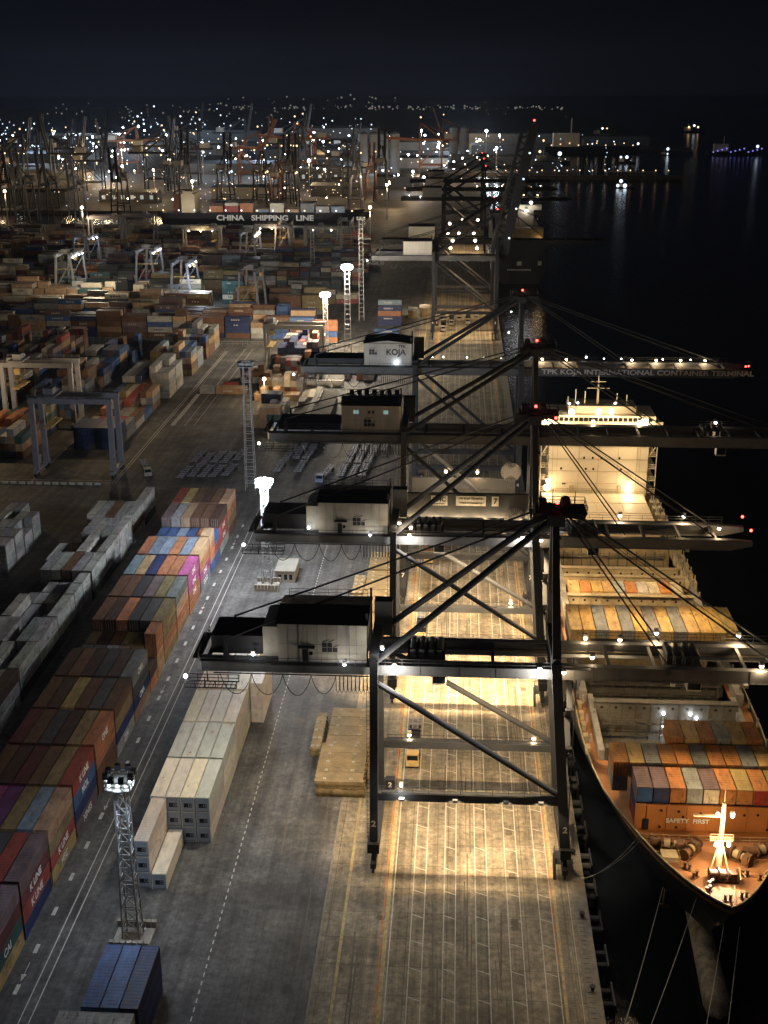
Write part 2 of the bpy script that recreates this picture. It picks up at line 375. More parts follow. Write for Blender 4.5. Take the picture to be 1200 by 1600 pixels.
def cont_mesh(L, H=CH, smooth=False):
    m = MB(); W = CW; q = .16
    for x in (0, W - q):
        for y in (0, L - q): m.box(x, x + q, y, y + q, 0, H)
    for x in (0.01, W - .11):
        m.box(x, x + .1, q, L - q, 0, .16); m.box(x, x + .1, q, L - q, H - .10, H - .002)
    for y in (0.01, L - .13): m.box(q, W - q, y, y + .12, 0.002, .16); m.box(q, W - q, y, y + .12, H - .12, H - .002)
    m.quad((.1, .1, .1), (W - .1, .1, .1), (W - .1, L - .1, .1), (.1, L - .1, .1))
    def corr(p0, dirv, nrm, length, h0, h1, pitch, depth):
        k = max(2, int(length / pitch)); pitch = length / k; i = len(m.v); pts = []
        for j in range(k):
            for a, d in ((0, 0), (.3, 0), (.5, 1), (.8, 1)): pts.append(((j + a) * pitch, d * depth))
        pts.append((length, 0))
        for s_, d in pts:
            for h in (h0, h1):
                m.v.append(tuple(Vector(p0) + Vector(dirv) * s_ - Vector(nrm) * d + Vector((0, 0, h))))
        for j in range(len(pts) - 1): m.f.append((i + 2*j, i + 2*j + 2, i + 2*j + 3, i + 2*j + 1))
    dp = .02 if smooth else .05; pt = .6 if smooth else .40
    corr((W - .02, q, 0), (0, 1, 0), (1, 0, 0), L - 2*q, .12, H - .08, pt, dp)
    corr((.02, L - q, 0), (0, -1, 0), (-1, 0, 0), L - 2*q, .12, H - .08, pt, dp)
    corr((q, .04, 0), (1, 0, 0), (0, -1, 0), W - 2*q, .12, H - .10, .30, dp)
    corr((W - q, L - .04, 0), (-1, 0, 0), (0, 1, 0), W - 2*q, .12, H - .10, .30, dp)
    # roof, shallow ribs across
    k = int(L / .62); pitch_ = (L - .2) / k; i = len(m.v)
    ys = []
    for j in range(k): ys += [(.1 + (j) * pitch_, 0), (.1 + (j + .55) * pitch_, 0), (.1 + (j + .65) * pitch_, .022), (.1 + (j + .9) * pitch_, .022)]
    ys.append((L - .1, 0))
    for y_, d in ys: m.v += [(.08, y_, H - .02 - d), (W - .08, y_, H - .02 - d)]
    for j in range(len(ys) - 1): m.f.append((i + 2*j, i + 2*j + 1, i + 2*j + 3, i + 2*j + 2))
    return m
C40 = cont_mesh(12.19).mesh('container_forty', M['cont']); C20 = cont_mesh(6.06).mesh('container_twenty', M['cont'])
R40 = cont_mesh(12.19, 2.89, True).mesh('reefer_forty', M['reefer'])
d_ = MB(); d_.box(.17, 1.205, -.045, -.005, .17, CH - .13); DOORL = d_.mesh('door_leaf', M['cont'])
d_ = MB(); d_.box(1.225, CW - .17, -.045, -.005, .17, CH - .13); DOORR = d_.mesh('door_leaf', M['cont'])
d_ = MB()
for x in (.42, .95, 1.50, 2.02): d_.box(x - .02, x + .02, -.09, -.05, .12, CH - .08); d_.box(x - .12, x + .04, -.1, -.07, 1.0, 1.05)
RODS = d_.mesh('lock_rods', M['galv'])
d_ = MB(); d_.box(.12, CW - .12, -.06, -.002, .12, 2.77); UNITP = d_.mesh('unit_panel', M['unit'])
d_ = MB(); d_.box(.55, 1.95, -.075, -.062, .95, 1.75); 
for k in range(7): d_.box(.3 + k * .28, .42 + k * .28, -.072, -.062, .18, .34)
UNITR = d_.mesh('unit_recess', M['black'])
d_ = MB(); 
for k in range(12):
    a, b2 = 2 * PI * k / 12, 2 * PI * (k + 1) / 12
    d_.quad((1.6 + .28 * math.cos(a), -.09, 1.38 + .28 * math.sin(a)), (1.6 + .2 * math.cos(a), -.09, 1.38 + .2 * math.sin(a)), (1.6 + .2 * math.cos(b2), -.09, 1.38 + .2 * math.sin(b2)), (1.6 + .28 * math.cos(b2), -.09, 1.38 + .28 * math.sin(b2)))
FAN = d_.mesh('fan_ring', M['galv'])
NC = [0]
def container(x, y, z, cname, label, kind='40', doors=False, mark=None, group=None, endmark=False, rz=0):
    NC[0] += 1
    me = {'40': C40, '20': C20, 'reefer': R40}[kind]
    o = put('refrigerated_container' if kind == 'reefer' else 'shipping_container', me, None, (x, y, z), rz)
    o.scale = (.965 if kind == 'reefer' or group == grp_ship else .985, 1, 1)
    b_ = PAL[cname] if group != grp_ship else PAL0[cname]; f = random.uniform(.85, 1.12) * (1.3 if kind == 'reefer' else 1); o.color = (*[min(1, v * f * random.uniform(.95, 1.05)) for v in b_], 1)
    tag(o, label, 'container', group)
    if kind == 'reefer':
        if doors:
            u = put('refrigeration_unit', UNITP, o); put('unit_recess', UNITR, u); put('fan', FAN, u)
    elif doors:
        a = put('door', DOORL, o); b = put('door', DOORR, o); a.color = b.color = o.color; put('lock_rods', RODS, b)
    if mark:
        L = 12.19 if kind != '20' else 6.06
        text(mark, (CW + .03, L * .5, CH * .48), 1.75, (PI / 2, 0, PI / 2), M['white'], o)
    if endmark:
        text(endmark, (CW * .5, -.1, CH * .7), .5, (PI / 2, 0, 0), M['white'], o)
    return o
TIER = ['bottom tier', 'second tier', 'third tier', 'top of its stack', 'top of its stack']
def block(Xr, bays, name, grp, ncol, colword, side, pitch=2.62, kind40='40', ct=CT):
    """bays: (Yfront, kind, heights per column, top colours, side colours top->bottom, side marks)"""
    hs = {}
    for bi, B in enumerate(bays): hs[bi] = B[2]
    for bi, (Y, kind, H, top, sidec, marks) in enumerate(bays):
        nxt = hs.get(bi - 1, [0] * ncol)      # the bay nearer the camera
        for c_ in range(ncol):
            h = H[c_]
            for t_ in range(h):
                istop = t_ == h - 1
                sideexp = all(H[k] <= t_ for k in range(c_ + 1, ncol))
                frontexp = nxt[c_] <= t_
                if not (istop or sideexp or frontexp): continue
                if istop: cn = top[c_]
                elif sideexp and sidec and c_ == ncol - 1: cn = sidec[min(h - 1 - t_, len(sidec) - 1)]
                else: cn = random.choice(['brown', 'dark_brown', 'navy', 'maroon', 'grey', 'orange', 'blue', 'olive']) if kind40 == '40' and side != 'white' else random.choice(['white', 'white', 'silver', 'brown'])
                mark = None
                if c_ == ncol - 1 and marks and h - 1 - t_ < len(marks): mark = marks[h - 1 - t_]
                tier = 'on top' if istop else ['bottom tier', 'second tier', 'third tier', 'fourth tier'][t_]
                sz = 'short ' if kind == '20' else ''
                lab = f"{sz}{pn(cn)} container, {tier}, {ORD[ncol - 1 - c_]} from {colword}, {ORD[bi]} bay of {name}"
                container(Xr - (ncol - c_) * pitch + (pitch - CW), Y, t_ * ct, cn, lab, kind, doors=frontexp, mark=mark, group=grp)

F6 = [4] * 6
A = [
 (121.0, '40', [3, 3, 3, 3, 3, 3], ['mauve', 'brown', 'blue', 'mauve', 'brown', 'mauve'], ['mauve', 'teal', 'yellow'], [None, None, None]),
 (133.6, '40', [3, 3, 3, 3, 4, 4], ['dark_brown', 'navy', 'mauve', 'dark_brown', 'blue', 'mauve'], ['mauve', 'maroon', 'teal', 'yellow'], [None, None, 'CAI', None]),
 (146.5, '40', [4, 4, 4, 4, 4, 4], ['mauve', 'purple', 'brown', 'dark_grey', 'red', 'mauve'], ['mauve', 'maroon', 'red', 'navy'], [None, 'K LINE', 'K LINE', None]),
 (159.5, '40', F6, ['purple', 'magenta', 'purple', 'olive', 'light_blue', 'tan'], ['tan', 'olive', 'red', 'yellow'], [None, None, 'K LINE', 'MSC']),
 (172.5, '40', F6, ['brown', 'dark_brown', 'maroon', 'brown', 'olive', 'red'], ['red', 'blue', 'navy', 'mauve'], ['K LINE', 'MOL', None, 'XINES']),
 (185.5, '40', F6, ['maroon', 'brown', 'dark_grey', 'dark_brown', 'olive', 'orange'], ['orange', 'orange', 'brown', 'brown'], ['ONE', None, None, None]),
 (198.5, '40', F6, ['brown', 'dark_brown', 'yellow', 'brown', 'dark_grey', 'brown'], ['brown', 'olive', 'navy', 'silver'], [None, None, None, 'ZIM']),
 (211.5, '40', F6, ['dark_brown', 'brown', 'dark_brown', 'dark_grey', 'dark_brown', 'grey'], ['grey', 'dark_grey', 'navy', 'tan'], ['CMA', None, 'CMA', None]),
 (224.5, '20', [3, 3, 3, 3, 3, 2], ['dark_grey', 'dark_grey', 'grey', 'brown', 'olive', 'dark_brown'], ['dark_brown', 'orange'], None),
 (231.0, '20', [3, 3, 3, 3, 3, 4], ['olive', 'dark_brown', 'brown', 'olive', 'olive', 'orange'], ['orange', 'orange', 'yellow', 'tan'], None),
 (237.5, '40', F6, ['brown', 'dark_brown', 'orange', 'dark_grey', 'dark_grey', 'olive'], ['olive', 'olive', 'orange', 'olive'], None),
 (250.5, '40', F6, ['brown', 'brown', 'dark_grey', 'mauve', 'olive', 'grey'], ['grey', 'tan', 'orange', 'tan'], None),
 (263.5, '40', F6, ['light_blue', 'tan', 'navy', 'orange', 'orange', 'magenta'], ['magenta', 'magenta', 'orange', 'orange'], ['ONE', 'ONE', 'ONE', None]),
 (276.5, '40', F6, ['orange', 'light_blue', 'light_blue', 'orange', 'light_blue', 'tan'], ['tan', 'orange', 'magenta', 'grey'], [None, None, 'ONE', 'OOCL']),
 (289.5, '20', [3, 3, 3, 3, 3, 4], ['light_blue', 'tan', 'cream', 'red', 'light_blue', 'tan'], ['tan', 'orange', 'orange', 'blue'], None),
 (296.0, '20', [3, 3, 3, 3, 3, 3], ['blue', 'blue', 'light_blue', 'blue', 'orange', 'blue'], ['blue', 'red', 'blue'], None),
 (302.5, '40', F6, ['mauve', 'silver', 'tan', 'brown', 'brown', 'dark_brown'], ['dark_brown', 'red', 'red', 'silver'], [None, 'ONE', 'ONE', None]),
 (315.5, '40', F6, ['red', 'yellow', 'brown', 'dark_brown', 'brown', 'tan'], ['tan', 'orange', 'olive', 'brown'], None)]
block(-50.5, A, 'colourful row', 'containers in the long colourful row beside the apron road', 6, 'road', 'mix')

W3, W2 = 3, 2
def wt(*r): return [dict(w='white', s='silver', b='brown', n='dark_brown', t='tan')[k] for k in r]
Bb = [
 (193.0, '40', [3, 3, 3, 3, 3], wt(*'swwsw'), ['silver', 'white', 'silver'], None),
 (206.0, '40', [3, 3, 3, 3, 3], wt(*'swswn'), ['brown', 'white', 'silver'], None),
 (219.0, '40', [3, 2, 3, 2, 3], wt(*'swwsw'), ['white', 'silver', 'dark_grey'], None),
 (231.5, '40', [3, 3, 2, 3, 3], wt(*'wsbsw'), ['white', 'white', 'dark_grey'], None),
 (244.3, '40', [3, 2, 1, 1, 3], wt(*'wswww'), ['white', 'white', 'grey'], None),
 (257.1, '20', [2, 2, 2, 2, 3], wt(*'swwww'), ['white', 'silver', 'grey'], None),
 (263.6, '20', [1, 2, 2, 2, 3], wt(*'swsww'), ['white', 'white', 'silver'], None),
 (271.0, '40', [3, 3, 3, 3, 3], wt(*'swbsw'), ['white', 'white', 'dark_grey'], None),
 (283.8, '40', [2, 2, 3, 1, 3], wt(*'bbwbw'), ['white', 'silver', 'dark_grey'], None),
 (296.4, '20', [2, 3, 3, 3, 3], wt(*'sswsw'), ['white', 'white', 'white'], None),
 (302.8, '20', [2, 3, 3, 3, 3], wt(*'wwwsw'), ['white', 'white', 'silver'], None),
 (310.6, '40', [3, 3, 3, 3, 3], wt(*'wwbww'), ['white', 'brown', 'silver'], None),
 (323.4, '40', [0, 0, 0, 0, 3], wt(*'wwwww'), ['silver', 'silver', 'dark_grey'], None)]
block(-76.0, Bb, 'white block', 'containers in the dim white block', 5, 'dark aisle', 'white')
Cb = [
 (286.5, '20', [3, 3, 3, 3], wt(*'wsww'), ['white', 'white', 'silver'], None),
 (293.3, '20', [3, 3, 3, 3], wt(*'swsw'), ['white', 'silver', 'white'], None),
 (300.2, '20', [2, 3, 3, 2], wt(*'swsw'), ['white', 'silver', 'white'], None),
 (307.0, '20', [3, 2, 3, 3], wt(*'wsws'), ['white', 'silver', 'white'], None),
 (314.0, '20', [3, 3, 2, 0], wt(*'wsws'), ['white', 'silver', 'white'], None)]
block(-103.0, Cb, 'small grey stack', 'containers in the small stack at the yard edge', 4, 'aisle', 'white')
o_ = tag(put('shipping_container', C40, None, (-92.0, 283.6, 2.6)), 'lone white container on the outer side of the white block, upper one', 'container'); o_.color = (.5, .5, .47, 1)
o_ = tag(put('shipping_container', C40, None, (-92.0, 283.6, 0)), 'lone grey container under the upper one beside the white block', 'container'); o_.color = (.3, .3, .3, 1)

# reefers by the apron
RB = [(172.5, [3, 3, 3, 3]), (185.2, [3, 3, 3, 3]), (197.9, [3, 3, 3, 3]), (210.7, [3, 3, 3, 3]), (223.5, [3, 3, 3, 3])]
for bi, (Y, H) in enumerate(RB):
    for c_ in range(4):
        for t_ in range(3):
            if t_ == 2 or c_ == 3 or bi == 0:
                if bi == 0 and c_ == 0 and t_ < 2: continue
                cn = 'cream' if random.random() < .6 else 'white'
                container(-37.55 + c_ * 2.5, Y, t_ * 2.9, cn, f"{'cream' if cn == 'cream' else 'off-white'} reefer, {['bottom tier', 'middle tier', 'on top'][t_]}, {ORD[3 - c_]} from the apron, {ORD[bi]} bay of the reefer row", 'reefer', doors=bi == 0, group='refrigerated containers beside the apron')
for t_ in range(3):
    container(-37.2, 159.9, t_ * 2.9, 'cream', f'{["bottom", "middle", "top"][t_]} reefer of the narrow pile of three beside the near lattice mast', 'reefer', doors=True, group='refrigerated containers beside the apron')
container(-34.65, 159.6, 0, 'cream', 'single low reefer with stained roof standing at the foot of the reefer row', 'reefer', doors=True, group='refrigerated containers beside the apron')
for t_ in range(3): container(-27.5, 213.2, t_ * 2.9, 'cream', f'{["bottom", "middle", "top"][t_]} reefer of the far pile sticking out beside the reefer row', 'reefer', group='refrigerated containers beside the apron')
# blue trio and white row at the very front
for c_ in range(3):
    for t_ in range(3):
        if t_ == 2 or c_ == 2: container(-35.2 + c_ * 2.56, 124.8, t_ * CT, 'blue' if c_ < 2 else 'navy', f'{["plain blue", "bright blue", "navy blue"][c_]} container, {["bottom", "middle", "top"][t_]}, {["outer", "centre", "apron-side"][c_]} pile of the blue trio near the mast foot')
for c_ in range(4):
    for t_ in (1, 2):
        if t_ == 2 or c_ == 3: container(-37.7 + c_ * 2.46, 111.8, t_ * CT, 'white', f'{["lower", "top"][t_ - 1]} grey-white container, {ORD[c_]} of four in front of the blue trio', doors=False)
print('containers near', NC[0])

# brown hatch covers laid down on the apron
def hatch_pile(x0, x1, y0, y1, n, label):
    e = empty('hatch_cover_pile', ((x0 + x1) / 2, (y0 + y1) / 2, 0), label, 'hatch covers', 'piles of hatch covers on the apron'); hw, hl = (x1 - x0) / 2, (y1 - y0) / 2
    for k in range(n):
        m = MB(); z = k * .85; jx, jy = random.uniform(-.25, .25), random.uniform(-.25, .25)
        m.box(-hw + jx, hw + jx, -hl + jy, hl + jy, z + .12, z + .78)
        j = -hl + .6
        while j < hl - .3:
            for sx in (-1, 1): m.box(sx * (hw) + jx - .14, sx * hw + jx + .14, j + jy, j + .5 + jy, z, z + .6)
            j += 1.5
        i = -hw + .5
        while i < hw - .3:
            for sy in (-1, 1): m.box(i + jx, i + .5 + jx, sy * hl + jy - .14, sy * hl + jy + .14, z, z + .6)
            i += 1.3
        if k == n - 1:
            for a in range(1, 4): m.box(-hw + .2 + jx, hw - .2 + jx, -hl + a * 2 * hl / 4 - .05 + jy, -hl + a * 2 * hl / 4 + .05 + jy, z + .78, z + .84)
        c = m.build('hatch_cover', M['hatch'], e)
        if k == n - 1:
            for a in range(5):
                for sx in (-.3, .25):
                    s_ = MB(); cx, cy = sx * 2 * hw + jx, -hl + .9 + a * (2 * hl - 1.8) / 4 + jy
                    s_.tube([(cx + .28 * math.cos(q * PI / 4), cy + .28 * math.sin(q * PI / 4), z + .86) for q in range(8)] + [(cx + .28, cy, z + .86)], .05, 4); s_.build('lifting_ring', M['white'], c)
hatch_pile(-11.9, -3.3, 187.3, 200.6, 4, 'tall near pile of ochre hatch covers on the apron by the first crane leg')
hatch_pile(-11.6, -3.6, 201.4, 215.8, 3, 'second pile of ochre hatch covers just beyond the tall near pile')
hatch_pile(-14.3, -12.4, 201, 214.8, 2, 'narrow low pile of ochre hatch covers beside the second pile')
for k, (a, b) in enumerate([(250.5, 263.5), (264.2, 277.2), (278, 290), (291, 303)]):
    hatch_pile(-9.8, -2.4, a, b, 2, f'{ORD[k]} pile of pale hatch covers in the floodlit row behind the first crane house')
for k, (a, b) in enumerate([(263, 276), (277, 289)]):
    hatch_pile(-13.2, -10.4, a, b, 1, f'{ORD[k]} single hatch cover lying outside the floodlit row of covers')

# ------------------------------------------------------------------ quay cranes
BULB = MB().ball((0, 0, 0), .34, 10, 6).mesh('bulb', M['lampwarm'])
BULBW = MB().ball((0, 0, 0), .32, 10, 6).mesh('bulb', M['lampwhite'])
REDB = MB().ball((0, 0, 0), .28, 8, 5).mesh('obstruction_lamp', M['lampred'])
FARW = MB().ball((0, 0, 0), .34, 8, 5).mesh('bulb', M['farwhite']); FARO = MB().ball((0, 0, 0), .34, 8, 5).mesh('bulb', M['farwarm'])
BOX_L = MB().box(-.35, .35, -.3, .3, 0, .5).mesh('lamp_housing', M['galv'])
def lampunit(parent, loc, P, c=WARM, white=False, scale=1., light=True, off=(0, 0, 0)):
    o = put('floodlight', BULBW if white else BULB, parent, loc); o.scale = (scale,) * 3
    h = put('lamp_housing', BOX_L, o, (0, 0, .25))
    if light: point((loc[0] + off[0], loc[1] + off[1], loc[2] + off[2] - .6), P, c, parent)
    return o

def catwalk(name, parent, x0, x1, y, z, wd=.9, front=-1):
    m = MB(); m.box(x0, x1, y - wd / 2, y + wd / 2, z, z + .08); yy = y + front * wd / 2
    m.rail([(x0, yy, z + .08), (x1, yy, z + .08)], 1.1, .03, 2.6); return m.build(name, M['crane_dark'], parent)

def crest(parent, x, y, z, s, text2=None):
    m = MB()
    for (a, b) in ((0, 0), (1, 0), (2, 0), (0, 1), (1, 1)): m.box(x + a * s * 1.12, x + a * s * 1.12 + s, y - .03, y, z + b * s * 1.12, z + b * s * 1.12 + s)
    for a, b in ((0, 2.2), (1.1, 2.2), (2.1, 1.1)):
        X, Z = x + a * s * 1.02, z + b * s * 1.05; m.quad((X, y - .03, Z), (X + s * .5, y - .03, Z), (X + s * 1.7, y - .03, Z + s * .62), (X + s * 1.3, y - .03, Z + s * .58))
    return m.build('crest', M['mark'], parent)

def sts(Yc, zb, typ, label, num, out_, back, boom_up=None, detail=2, lights=(), trolley_x=None, cranetext=None, housemark=False, apron=(), paint='crane'):
    big = typ == 'B'
    za = zb + (22 if big else 26.0); xa = 30.2 if big else 27.4; hy = 8.5; xt = 30.48 if big else 28.1
    gy = 4.2; gh = 2.3 if big else 2.1; gw = 1.15
    root = empty('quay_crane', (0, Yc, 0), label, 'crane', 'ship-to-shore cranes on the quay')
    CM = M[paint]
    for s_ in (-1, 1):
        MB().bar((0, s_ * hy, 4.0), (0, s_ * (gy + 2.3), zb + 3.4), 1.25, 1.7, 1.25, 1.5).build('leg', CM, root)
        lg = MB().bar((30.7, s_ * hy, 4.0), (xt, s_ * (gy + 2.3), zb + 3.4), 1.6, 1.8, 1.5, 1.6).build('leg', CM, root)
        # sill beams along x at mid height
        sb = MB(); sb.box(.7, 29.6 if not big else 29.9, s_ * hy * .96 - .55, s_ * hy * .96 + .55, 12.3, 13.6)
        sbo = sb.build('portal_beam', CM, root)
        if detail > 1: catwalk('walkway', sbo, 1.2, 29.0, s_ * hy * .96 + .1, 13.62, .9, -1)
        # diagonal brace
        MB().tube([(.6, s_ * (gy + 2.5), zb - .6), (29.6, s_ * hy * .97, 13.8)], .48, 10).build('diagonal_brace', CM, root)
        MB().box(-1.0 if s_ < 0 else 29.9, .9 if s_ < 0 else 31.6, -hy - 1.6, hy + 1.6, 3.2, 4.9).build('equaliser_beam', M['crane_dark'], root)
        MB().box(-.75 if s_ < 0 else xt - .7, .75 if s_ < 0 else xt + .7, -gy - 2.2, gy + 2.2, zb + 2.6, zb + 4.4).build('cross_beam', CM, root)
        for X in (0, 30.7):
            b = MB(); yy = s_ * hy
            for k in (-1, 1):
                b.box(X - .45, X + .45, yy + k * 1.45 - 1.15, yy + k * 1.45 + 1.15, 1.0, 1.9)
                b.bar((X, yy + k * .3, 3.2), (X, yy + k * 1.45, 1.8), .7, .5)
            bo = b.build('bogie', M['crane_dark'], root)
            wm_ = MB()
            for k in (-2.2, -.75, .75, 2.2): wm_.tube([(X - .18, yy + k, .52), (X + .18, yy + k, .52)], .46, 12)
            wm_.build('wheels', M['crane_dark'], bo)
            if X and s_ < 0 and detail > 1:
                st = MB(); st.rail([(X - 1.6, yy - 2.5, 3.2), (X - 1.6, yy + 1, 3.2)]); st.box(X - 1.7, X - .8, yy - 2.6, yy + 1, 3.1, 3.2); st.bar((X - 1.6, yy - 2.5, .1), (X - 1.6, yy + .2, 3.2), .5, .1); st.build('access_stair', M['crane_dark'], root)
        # A-frame
        MB().bar((xt, s_ * (gy + 2.3), zb + 4.4), (xa, s_ * 1.6, za - 1), 1.3 if not big else 1.2, 1.3, 1.0, 1.0).build('mast_leg', CM, root)
        MB().tube([(xa - .8, s_ * 1.9, za - .8), (.4, s_ * (gy + 1.4), zb + 2.8)], .52, 10).build('back_brace', CM, root)
        MB().tube([(xa - 1, s_ * 1.7, za + .2), (-back + 4, s_ * (gy + .3), zb + gh + 3.2)], .16, 6).build('backstay', CM, root)
        if detail > 1:
            MB().bar((-1.2, s_ * (gy + .8), zb + gh), (-1.2, s_ * (gy + .8), zb + gh + 8.5), .35).build('stay_post', M['crane_dark'], root)
            MB().bar((-back + 4, s_ * (gy + .3), zb + gh), (-back + 4, s_ * (gy + .3), zb + gh + 3.4), .9, 1.4, .3, .4).build('stay_anchor', M['crane_dark'], root)
        hinge = 34.0
        gi = MB().box(-back, hinge, s_ * gy - gw / 2, s_ * gy + gw / 2, zb, zb + gh)
        if detail > 1:
            for x in range(int(-back) + 4, int(hinge), 6): gi.box(x, x + .12, s_ * gy - gw / 2 - .06, s_ * gy + gw / 2 + .06, zb + .02, zb + gh - .02)
        gi.box(-back, hinge, s_ * gy - gw / 2 - .12, s_ * gy + gw / 2 + .12, zb - .08, zb + .04)
        gio = gi.build('main_girder', M['girder'] if detail > 1 else CM, root)
    # boom (both girders, ties, stays) - hinged part
    L = out_ - 34.0
    ang = R(boom_up or 0); Mx = Matrix.Translation((34.0, 0, zb + gh * .5)) @ Matrix.Rotation(-ang, 4, 'Y')
    def bp(x, y, z): return tuple(Mx @ Vector((x - 34.0, y, z - zb - gh * .5)))
    for s_ in (-1, 1):
        b = MB(); b.box(34.05, out_ - 4, s_ * gy - gw / 2, s_ * gy + gw / 2, zb, zb + gh + (1.6 if boom_up else 0)); b.bar((out_ - 4, s_ * gy, zb + gh / 2), (out_, s_ * gy, zb + gh / 2 + .3), gw, gh, gw, .9)
        if detail > 1:
            for x in range(38, int(out_) - 4, 5): b.box(x, x + .12, s_ * gy - gw / 2 - .06, s_ * gy + gw / 2 + .06, zb + .02, zb + gh - .02)
        b.box(34.05, out_ - 4, s_ * gy - gw / 2 - .12, s_ * gy + gw / 2 + .12, zb - .08, zb + .04)
        b.v = [bp(*q) for q in b.v]; bo = b.build('boom', M['girder'] if detail > 1 and not boom_up else CM, root)
        if s_ < 0 and cranetext:
            o = text(cranetext, ((34 + out_) / 2 + 2, -gy - gw / 2 - .04, zb + gh * .52), 2.0, (PI / 2, 0, 0), M['white'], root); o.scale = (1.28, 1, 1)
    t_ = MB(); x = -back + 1
    while x < out_ - 1:
        seg = [(x, -gy + .6, zb + gh - .35), (x, gy - .6, zb + gh - .35)]
        if not (xt - 30 < x < xt) or detail < 2 or x % 3 < 9:
            a, b2 = seg
            if x > 34: a, b2 = bp(*a), bp(*b2)
            if abs(x - 0) > 1.2: t_.bar(a, b2, .5, .5)
        x += 9.0 if x < 34 else 7.0
    t_.build('cross_ties', CM, root)
    if boom_up:
        lt = MB()
        for yy in (-gy, gy):
            lt.bar(bp(36, yy, zb + gh + 5.5), bp(out_ - 6, yy, zb + gh + 4.5), 1.3, 1.3)
            for q in range(38, int(out_) - 8, 6): lt.bar(bp(q, yy, zb + gh), bp(q + 3, yy, zb + gh + 5.2), .6); lt.bar(bp(q + 3, yy, zb + gh + 5.2), bp(q + 6, yy, zb + gh), .6)
        for q in range(38, int(out_) - 4, 5): lt.bar(bp(q, -gy, zb + gh * .5), bp(q, gy, zb + gh * .5), .8, 1.2)
        lt.build('boom_truss', M['crane_dark'], root)
        put('obstruction_lamp', REDB, root, bp(out_ + .5, 0, zb + gh)).scale = (1.6,) * 3  # red tip light added to make the raised boom stand out
        for q in (44, 58, 72, 84): put('boom_glow_dot', FARW, root, bp(q, -gy - 1, zb + gh * .5)).scale = (1.3,) * 3  # glowing dots added so the raised boom reads against the sky
    # trolley runway rails / catwalks along girders
    if detail > 1:
        cw = catwalk('walkway', root, -back, 33.5, -gy - gw / 2 - .5, zb + gh - .1, .8, -1)
        m = MB()
        for yy in (-gy + .75, gy - .75):
            m.box(-back + 1, 33.8, yy - .15, yy + .15, zb + gh * .3, zb + gh * .3 + .25)
            if not boom_up: m.box(34.3, out_ - 3, yy - .15, yy + .15, zb + gh * .3, zb + gh * .3 + .25)
        m.build('trolley_rail', M['rail'], root)
        if not boom_up: catwalk('walkway', root, 34.5, out_ - 4, gy + gw / 2 + .6, zb + gh - .1, 1.0, 1)
        # inner service deck beside the far girder
        MB().box(2, out_ - 6 if not boom_up else 33, gy - 2.0, gy - .9, zb + .3, zb + .42).build('service_deck', M['galv'], root)
    # forestays
    for s_ in (-1, 1):
        for fx, oy in ((out_ - 7.5, 0), (out_ * .62 + 2, 0)):
            a = Vector((xa + 1.0, s_ * 1.9, za + .4)); b2 = Vector(bp(fx, s_ * gy, zb + gh + .5))
            if boom_up:
                mid = a.lerp(b2, .5) + Vector((6, 0, -9)); pts = [a, mid, b2]
            else: pts = [a, b2]
            MB().tube(pts, .15 if fx > 50 else .13, 6).build('forestay', CM, root)
    if detail > 1 and not boom_up:
        for s_ in (-.6, .6):
            MB().tube([(xa + .8, s_, za + 1.2), (out_ * .86, s_ * 3, zb + gh + 1)], .05, 4).build('hoist_rope', M['cable'], root)
    # mast head
    h = MB(); h.box(xa - 1.3, xa + 1.3, -3.0, 3.0, za - 1.4, za + .3); h.box(xa - 3.2, xa + 4.6, -2.4, 2.4, za + .3, za + .5)
    for k in (-1.6, -.5, .6, 1.7): h.tube([(xa + 1.6, k - .18, za + 1.2), (xa + 1.6, k + .18, za + 1.2)], .8, 12)
    h.bar((xa + .5, -1.9, za + .4), (xa + 4.4, -1.9, za - .2), .5, .9); h.bar((xa + .5, 1.9, za + .4), (xa + 4.4, 1.9, za - .2), .5, .9); h.bar((xa - .5, -1.9, za + .4), (xa - 3.4, -1.9, za - .9), .5, .9); h.bar((xa - .5, 1.9, za + .4), (xa - 3.4, 1.9, za - .9), .5, .9)
    ho = h.build('mast_head', M['crane_dark'], root)
    m = MB(); m.rail([(xa - 3.2, -2.4, za + .5), (xa + 4.6, -2.4, za + .5), (xa + 4.6, 2.4, za + .5), (xa - 3.2, 2.4, za + .5), (xa - 3.2, -2.4, za + .5)], 1.1, .04, 1.6)
    m.box(xa - 2.6, xa - 1.4, -1, 1, za + .5, za + 1.9); m.bar((xa - .5, 0, za + .5), (xa - .5, 0, za + 3.6), .12); m.bar((xa + 3, 1, za + .5), (xa + 3, 1, za + 3), .1); m.build('head_railing', M['crane_dark'], root)
    put('obstruction_lamp', REDB, root, (xa + .1, -1.9, za + 2.1)); 
    # stairs up the sea legs (between near and far leg)
    if detail > 1:
        m = MB(); z = 5.; k = 0
        while z < zb - 1:
            y0, y1 = (-3.2, 3.2) if k % 2 == 0 else (3.2, -3.2)
            m.bar((31.0, y0 * .55, z), (31.0, y1 * .55, z + 3.4), .9, .12); m.box(30.3, 31.7, min(y1 * .55, y1 * .8), max(y1 * .55, y1 * .8), z + 3.4, z + 3.5); z += 3.5; k += 1
        m.bar((31.7, -2.6, 4), (31.7, -2.6, zb), .15); m.bar((31.7, 2.6, 4), (31.7, 2.6, zb), .15); m.build('stair_tower', M['crane_dark'], root)
        m = MB()
        for s2 in (-.25, .25): m.bar((-.9 + s2, -hy * .95, 5), (-.9 + s2, -gy - 2.6, zb - 1), .06)
        z = 5
        while z < zb - 1:
            f = (z - 5) / (zb - 6); yy = -hy * .95 + (hy * .95 - gy - 2.6) * f; m.bar((-1.15, yy, z), (-.65, yy, z), .05); z += .8
        m.build('ladder', M['crane_dark'], root)
